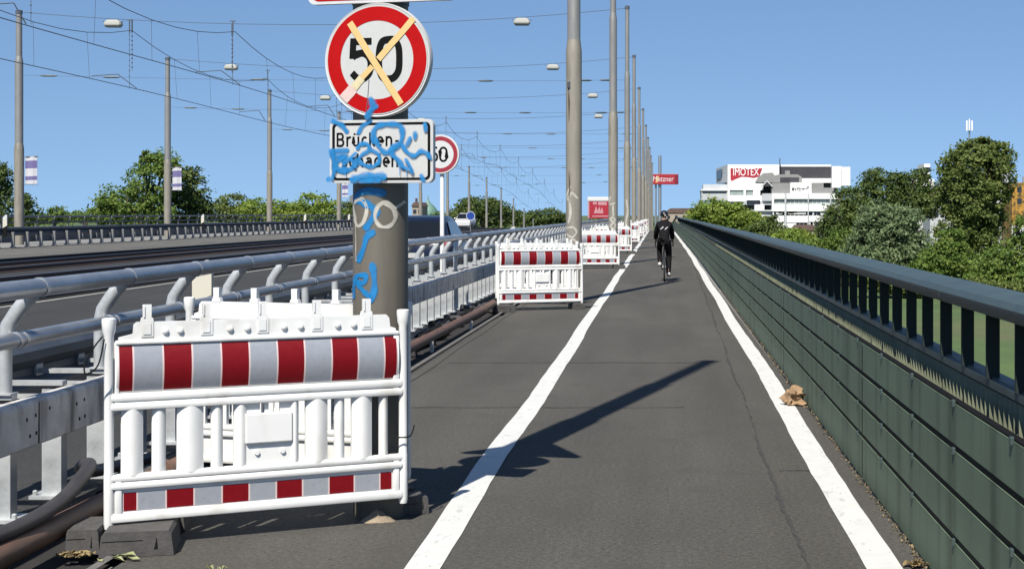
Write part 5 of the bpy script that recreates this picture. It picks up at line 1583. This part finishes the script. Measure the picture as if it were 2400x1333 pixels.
bpart('foundation_wall', M['bgrey2'], [(440, 2110, 1100, 1240, 2.5, 14), (440, 1080, 985, 1100, 2.6, 14)])
# houses and other far buildings
def house(name, px0, px1, pyt, Y, m, label, roof=None, cat='building', depth=12, zbase=-9.99, feat=None):
    k = Y/FPX; x0, x1 = (px0-VX)*k, (px1-VX)*k; zt = EYE-(pyt-500)*k
    e = empty(name, ((x0+x1)/2, Y, zbase), 0, label, cat)
    w_ = (x1-x0)/2; h = zt-zbase
    MB().box(-w_, w_, 0, depth, 0, h).build('wall', m, e)
    if roof: MB().prism([(-w_-0.4, h+0.003), (w_+0.4, h+0.003), (w_*0.7, h+roof), (-w_*0.7, h+roof)], -0.4, depth).build('roof', M['brown'], e)
    n = max(2, int(w_*2/3.2)); fl = max(2, int(h/3.2))
    for j in range(n):
        for i in range(fl-2, fl):
            x = -w_+(j+0.5)*2*w_/n; z = h-1.0-1.6-(fl-1-i)*3.1
            if z < 1: continue
            MB().box(x-0.6, x+0.6, -0.06, 0.02, z, z+1.5).build('window', M['bglass'], e)
    if feat: feat(e, w_, h, depth)
    return e
house('low_building', 1558, 1648, 499, 640, M['beige'], 'long low building with a brown roof at the end of the path', 2.0)
house('small_house', 1862, 1915, 540, 440, M['beige'], 'small beige house with a brown roof below the office building', 1.6)
def towerfeat(e, w_, h, d):
    mb = MB()
    for j in range(9):
        x = -w_+2*w_*(j+0.5)/9; mb.box(x-0.25, x+0.25, -0.45, -0.003, 0.5, h)
    mb.build('ribs', M['bgrey2'], e)
house('ribbed_tower', 2325, 2368, 388, 420, M['bdark'], 'grey ribbed tower behind the tall tree on the right', None, feat=towerfeat)
M['yellow'] = mat('orange_yellow_facade', (0.50, 0.26, 0.03), 0.6, 0, 0.4, 0.5, streak=((0.10, 0.07, 0.015), (0.9, 0.9, 0.9), 0.47, 0.6))
def yfeat(e, w_, h, d):
    mb = MB().box(-w_-0.1, w_+0.1, -0.25, -0.003, 0.1, h*0.42); mb.build('base_band', M['bwhite'], e)
    mb = MB()
    for j in range(5): mb.box(-w_+0.4+j*w_*0.42, -w_+0.9+j*w_*0.42, 0.1, 0.4, h, h+1.6)
    mb.build('roof_post', M['bgrey'], e)
house('yellow_building', 2372, 2475, 428, 400, M['yellow'], 'orange yellow building with a white base at the right edge', None, feat=yfeat)
house('white_house', 2166, 2180, 384, 470, M['bwhite'], 'slim white building peeping out left of the tall tree', None)
house('white_house', 2140, 2190, 420, 450, M['bwhite'], 'low white building between the dark trees and the tall tree', None)
house('grey_house', 2180, 2240, 462, 430, M['bgrey2'], 'pale gabled house half hidden by the tall tree', 2.4)
# phone mast behind the tall tree
Y = 380; k = Y/FPX; X, Z = P(2272, 292, Y)
e = empty('antenna_mast', (X, Y, -9.99), 0, 'thin mast with white phone antennas above the tall tree', 'mast')
MB().tube([(0, 0, 0), (0, 0, Z+9.99-1)], 0.22, 8).build('mast', M['galv'], e)
mb = MB()
for a in (0.3, 2.4, 4.5): mb.cbox(0.75*math.cos(a)-0.2, 0.75*math.cos(a)+0.2, 0.75*math.sin(a)-0.12, 0.75*math.sin(a)+0.12, Z+9.99-1.6, Z+9.99+1.0, 0.05)
mb.build('antenna', M['bwhite'], e)
MB().box(-0.14, 0.14, -0.14, 0.14, Z+8, Z+9.99+1.4).build('rod', M['bwhite'], e)
# domed building on the left
Y = 560; k = Y/FPX
X, Z = P(1003, 478, Y)
e = empty('domed_building', (X, Y, -9.99), 0, 'green copper dome left of the dark tree mound', 'building')
h = EYE-(505-500)*k+9.99
MB().lathe([(3.6, 0), (3.6, h), (3.9, h+0.2)], n=20).build('drum', M['beige'], e)
MB().lathe([(3.9, h+0.2), (3.7, h+1.4), (3.0, h+2.8), (1.9, h+4.0), (0.9, h+4.8), (0.4, h+5.6), (0.1, h+7.4)], n=20).build('dome', M['copper'], e, smooth=True)
def chim(e, w_, h, d):
    mb = MB().box(-w_*0.6, -w_*0.3, 2, 4, h, h+3); mb.box(w_*0.3, w_*0.5, 2, 4, h, h+2.6); mb.build('chimney', M['brown'], e)
house('old_house', 966, 990, 484, 540, M['beige'], 'old beige house with chimneys beside the green dome', 1.5, feat=chim)

# ------------------------------------------------------------------ trees
def leafmat(name, c0, c1, c2, seed=0.0):
    c0, c1, c2 = [tuple(v*k for v in c) for c, k in ((c0, 1.3), (c1, 1.2), (c2, 1.1))]
    m = bpy.data.materials.new(name); m.use_nodes = True
    t = m.node_tree; b = t.nodes['Principled BSDF']
    b.inputs['Roughness'].default_value = 0.6; b.inputs['Specular IOR Level'].default_value = 0.25
    a = t.nodes.new('ShaderNodeAttribute'); a.attribute_name = 'tint'
    r = t.nodes.new('ShaderNodeValToRGB')
    r.color_ramp.elements[0].position = 0.0; r.color_ramp.elements[0].color = (*c0, 1)
    r.color_ramp.elements[1].position = 1.0; r.color_ramp.elements[1].color = (*c2, 1)
    el = r.color_ramp.elements.new(0.5); el.color = (*c1, 1)
    t.links.new(a.outputs['Fac'], r.inputs[0]); t.links.new(r.outputs[0], b.inputs['Base Color'])
    tr = t.nodes.new('ShaderNodeBsdfTranslucent'); t.links.new(r.outputs[0], tr.inputs[0])
    mx = t.nodes.new('ShaderNodeMixShader'); mx.inputs[0].default_value = 0.35
    out = t.nodes['Material Output']
    t.links.new(b.outputs[0], mx.inputs[1]); t.links.new(tr.outputs[0], mx.inputs[2]); t.links.new(mx.outputs[0], out.inputs[0])
    return m
LM = {'dark': leafmat('dark_green_leaves', (0.031, 0.050, 0.014), (0.059, 0.090, 0.022), (0.105, 0.133, 0.034)),
      'mid': leafmat('green_leaves', (0.048, 0.087, 0.017), (0.087, 0.137, 0.025), (0.147, 0.189, 0.039)),
      'light': leafmat('fresh_green_leaves', (0.077, 0.123, 0.020), (0.140, 0.196, 0.031), (0.210, 0.245, 0.049)),
      'willow': leafmat('grey_green_leaves', (0.063, 0.095, 0.042), (0.105, 0.147, 0.067), (0.168, 0.210, 0.105)),
      'olive': leafmat('olive_green_leaves', (0.042, 0.064, 0.014), (0.082, 0.110, 0.026), (0.145, 0.165, 0.045))}
M['bark'] = mat('tree_bark', (0.13, 0.105, 0.08), 0.9, 0, 0.3, 3, 0.3, 10)

def crown_mesh(name, lobes, n, size, m, clump=2.2):
    """leaf sized faces gathered in sprays that fill several uneven lobes"""
    lobes = np.array(lobes, float)
    vol = lobes[:, 3]*lobes[:, 4]*lobes[:, 5]; pr = vol**0.75; pr /= pr.sum()
    nc = max(30, n//26)
    li = rng.choice(len(lobes), nc, p=pr)
    d = rng.normal(size=(nc, 3)); d /= np.linalg.norm(d, axis=1)[:, None]
    rad = rng.uniform(0.35, 1.0, nc)**0.45 * rng.uniform(0.86, 1.10, nc)
    L = lobes[li]
    cc = L[:, :3] + d*rad[:, None]*L[:, 3:6]
    ct = rng.normal(0.5, 0.22, nc)
    k = rng.integers(0, nc, n)
    s3 = np.minimum(L[k][:, 3:6], 3.2)*0.20*clump/2.2
    pos = cc[k] + rng.normal(size=(n, 3))*s3*np.array([1, 1, 0.62])
    nrm = d[k]*0.7 + rng.normal(size=(n, 3))*0.75 + np.array([0, 0, 0.35]); nrm /= np.linalg.norm(nrm, axis=1)[:, None]
    t1 = np.cross(nrm, rng.normal(size=(n, 3))); t1 /= np.linalg.norm(t1, axis=1)[:, None] + 1e-9
    t2 = np.cross(nrm, t1)
    sz = size*rng.uniform(0.55, 1.35, n)[:, None]
    a = pos - t1*sz; b = pos + t2*sz*0.55 + nrm*sz*0.1; c = pos + t1*sz; e = pos - t2*sz*0.55 - nrm*sz*0.06
    V_ = np.stack([a, b, c, e], 1).reshape(-1, 3)
    me = bpy.data.meshes.new(name)
    me.vertices.add(4*n); me.vertices.foreach_set('co', V_.astype(np.float32).ravel())
    me.loops.add(4*n); me.loops.foreach_set('vertex_index', np.arange(4*n, dtype=np.int32))
    me.polygons.add(n); me.polygons.foreach_set('loop_start', np.arange(0, 4*n, 4, dtype=np.int32))
    try: me.polygons.foreach_set('loop_total', np.full(n, 4, dtype=np.int32))
    except Exception: pass
    tint = np.clip(ct[k] + rng.normal(0, 0.16, n), 0, 1)
    at = me.attributes.new('tint', 'FLOAT', 'POINT'); at.data.foreach_set('value', np.repeat(tint, 4).astype(np.float32))
    me.materials.append(m); me.update(); me.validate()
    return me, cc

def tree(px, Y, lobes_px, kind, label, n=5000, size=0.30, group=None, zbase=-9.99, trunk=None, name='broadleaf_tree', clump=2.2):
    """lobes given in photograph pixels (cx, cy, rx, ry); depth radius is the mean of the two"""
    k = Y/FPX; X0 = (px-VX)*k
    e = empty(name, (X0, Y, zbase), 0, label, 'tree', group)
    lb = []
    for j, (cx_, cy_, rx_, ry_) in enumerate(lobes_px):
        x = (cx_-px)*k; z = EYE-(cy_-500)*k-zbase; r1, r2 = rx_*k, ry_*k; dd = (r1+r2)/2
        lb.append((x, random.uniform(-0.35, 0.35)*dd, z, r1, dd, r2))
    me, cc = crown_mesh('crown', lb, n, size, LM[kind], clump)
    o = bpy.data.objects.new('crown', me); COL.objects.link(o); o.parent = e
    mb = MB(); zm = min(l[2]-l[5]*0.5 for l in lb); top = max(l[2] for l in lb)
    zm = max(1.5, zm); r0 = 0.22+0.016*top
    if trunk: r0 *= trunk
    mb.tube([(0, 0, -0.3), (0.1, 0, zm*0.5), (-0.05, 0.1, zm), (lb[0][0]*0.5, lb[0][1]*0.5, (zm+top)/2), (lb[0][0]*0.8, lb[0][1], top)], [r0*1.3, r0, r0*0.85, r0*0.5, r0*0.18], 8)
    for l in lb:
        mb.tube([(0, 0.05, zm*0.85), (l[0]*0.5, l[1]*0.5, (zm+l[2])/2-0.3), (l[0], l[1], l[2]), (l[0]*1.1, l[1]*1.1, l[2]+l[5]*0.6)], [r0*0.55, r0*0.4, r0*0.22, r0*0.06], 6)
        for j in range(5):
            a = random.uniform(0, 6.28); b = random.uniform(-0.3, 1)
            mb.tube([(l[0]*0.8, l[1]*0.8, l[2]-l[5]*0.3), (l[0]+l[3]*0.75*math.cos(a), l[1]+l[4]*0.75*math.sin(a), l[2]+l[5]*0.7*b)], [r0*0.2, r0*0.04], 5)
    mb.build('trunk', M['bark'], e, smooth=True)
    return e
G1 = 'trees beyond the far side of the bridge'; G2 = 'trees beyond the green railing'
# left
tree(5, 250, [(-30, 440, 50, 60), (-15, 400, 30, 35), (40, 500, 45, 45), (60, 480, 22, 25)], 'dark', 'dark tree cut by the left edge of the photo', 6000, 0.30, G1)
tree(128, 330, [(135, 503, 22, 20), (110, 512, 35, 14)], 'mid', 'small low tree between the first two far poles', 2500, 0.26, G1)
tree(340, 260, [(350, 430, 60, 62), (300, 475, 75, 48), (385, 385, 42, 38), (345, 372, 18, 22), (260, 495, 55, 36), (330, 505, 90, 30)], 'mid', 'big irregular leafy tree behind the second far pole', 11000, 0.30, G1, clump=1.9)
tree(445, 268, [(445, 440, 44, 48), (452, 412, 26, 24), (430, 480, 58, 48), (450, 505, 60, 30)], 'dark', 'dark rounded tree right of the big leafy tree', 7000, 0.30, G1, clump=1.9)
tree(548, 340, [(548, 480, 42, 26), (515, 497, 45, 24), (560, 505, 60, 20)], 'olive', 'low olive green tree right of the second far pole', 4500, 0.32, G1)
tree(640, 330, [(615, 490, 60, 26), (660, 496, 45, 22), (640, 510, 80, 20)], 'light', 'bright green low trees around the third far pole', 5500, 0.32, G1)
tree(728, 335, [(735, 478, 48, 26), (700, 495, 48, 26), (770, 495, 35, 28), (735, 508, 70, 22)], 'light', 'bright green rounded tree left of the speed limit pole', 6000, 0.32, G1)
tree(815, 345, [(815, 498, 40, 22)], 'olive', 'low tree just left of the speed limit pole', 2200, 0.30, G1)
tree(200, 340, [(215, 505, 60, 16), (170, 510, 40, 12)], 'mid', 'low strip of shrubbery left of the big leafy tree', 2500, 0.28, G1)
tree(1128, 330, [(1128, 500, 70, 34), (1110, 485, 40, 26), (1150, 488, 36, 24), (1080, 510, 40, 22), (1190, 512, 40, 22)], 'dark', 'dark dome shaped tree mound behind the pale far poles', 8000, 0.32, G1)
tree(1228, 345, [(1230, 512, 50, 18), (1200, 515, 30, 14)], 'dark', 'low dark tree right of the dark mound', 2800, 0.3, G1)
tree(1285, 330, [(1285, 508, 38, 20), (1310, 514, 30, 16), (1255, 516, 24, 14)], 'dark', 'dark low tree left of the tall stepped pole', 3200, 0.3, G1)
tree(1045, 340, [(1045, 512, 30, 18)], 'mid', 'small tree between the green dome and the dark mound', 1500, 0.28, G1)
# right, far to near
tree(1668, 330, [(1665, 500, 42, 34), (1640, 512, 34, 24), (1692, 490, 26, 22), (1700, 515, 40, 28)], 'light', 'fresh green tree left of the white office building', 8700, 0.324, G2)
tree(1745, 320, [(1745, 518, 42, 28), (1720, 500, 30, 24), (1770, 528, 34, 26)], 'light', 'fresh green tree in front of the left wing of the office building', 7975, 0.324, G2)
tree(1812, 315, [(1800, 542, 44, 26), (1806, 520, 16, 18), (1770, 548, 40, 22)], 'dark', 'dark pointed shrub below the office building', 6525, 0.302, G2)
tree(1868, 300, [(1860, 560, 50, 24), (1840, 575, 40, 20)], 'light', 'bright shrub under the brown roofed house', 5800, 0.302, G2)
tree(1960, 330, [(1965, 520, 44, 46), (1990, 470, 32, 34), (1950, 550, 44, 36), (2010, 520, 40, 50)], 'dark', 'dark tree right against the white office building', 10875, 0.324, G2)
tree(2050, 345, [(2060, 455, 56, 46), (2050, 415, 28, 22), (2100, 430, 30, 28), (2040, 500, 60, 40), (2100, 480, 44, 44)], 'dark', 'dark crowned tree behind the grey green tree', 12325, 0.346, G2)
tree(2140, 350, [(2140, 435, 40, 34), (2160, 410, 20, 18), (2130, 480, 50, 40), (2180, 470, 30, 40)], 'dark', 'dark tree left of the tall tree', 9425, 0.346, G2)
tree(2290, 265, [(2290, 410, 88, 70), (2300, 362, 70, 36), (2345, 375, 34, 36), (2240, 385, 42, 42), (2285, 480, 78, 70), (2240, 450, 48, 60), (2322, 440, 24, 50), (2300, 340, 46, 18), (2310, 520, 40, 50), (2240, 540, 50, 56), (2290, 560, 60, 40)], 'olive', 'tall broad tree with a visible pale trunk on the right', 30450, 0.324, G2, trunk=0.75, clump=1.7)
tree(2085, 235, [(2085, 545, 84, 66), (2060, 510, 56, 40), (2120, 530, 56, 46), (2030, 580, 56, 50), (2140, 590, 56, 54), (2080, 610, 90, 44)], 'willow', 'rounded grey green tree in the middle of the right bank', 21750, 0.259, G2, clump=1.5)
tree(1975, 255, [(1975, 570, 40, 30), (1935, 585, 44, 26), (2000, 600, 50, 26)], 'mid', 'green shrub left of the rounded grey green tree', 7975, 0.259, G2)
tree(2230, 225, [(2220, 610, 66, 46), (2180, 640, 54, 40), (2265, 640, 60, 44), (2230, 570, 40, 34)], 'mid', 'mid green bush in front of the tall tree', 13050, 0.238, G2, clump=1.7)
tree(2360, 215, [(2350, 620, 52, 44), (2395, 600, 44, 50), (2370, 660, 70, 40), (2320, 650, 50, 36), (2388, 540, 22, 40)], 'mid', 'green bush at the right edge above the handrail', 13050, 0.238, G2, clump=1.7)
tree(2120, 205, [(2120, 665, 70, 34), (2060, 650, 60, 34), (2180, 675, 60, 34)], 'olive', 'low olive bush just over the handrail', 10875, 0.216, G2, clump=1.7)
tree(2290, 205, [(2290, 685, 70, 34), (2240, 690, 50, 30), (2350, 695, 60, 34), (2410, 690, 40, 40)], 'olive', 'low olive bush over the right part of the handrail', 11600, 0.216, G2, clump=1.7)
tree(1905, 275, [(1905, 590, 50, 22), (1870, 580, 40, 18)], 'mid', 'low green shrub over the far handrail', 5510, 0.259, G2)
tree(1990, 240, [(1985, 625, 60, 26), (1940, 612, 40, 22)], 'olive', 'low shrub left of the olive bushes over the handrail', 6525, 0.238, G2)
tree(2470, 240, [(2450, 560, 60, 80), (2470, 480, 50, 60)], 'dark', 'dark tree just beyond the right edge of the photo', 5800, 0.324, G2) if False else None

# a far wood that reads as one mass along the horizon
def far_wood():
    lobes = []
    for px in range(-200, 2700, 26):
        Y = random.uniform(520, 620); k = Y/FPX
        lobes.append(((px-VX)*k, Y, -9.99+random.uniform(3.5, 6.5), random.uniform(5, 8), 6, random.uniform(4, 6.0)))
    me, _ = crown_mesh('far_wood', lobes, 26000, 0.55, LM['mid'])
    o = bpy.data.objects.new('far_wood', me); COL.objects.link(o)
    tag(o, 'low band of distant woodland along the horizon', 'wood', kind='stuff')
far_wood()
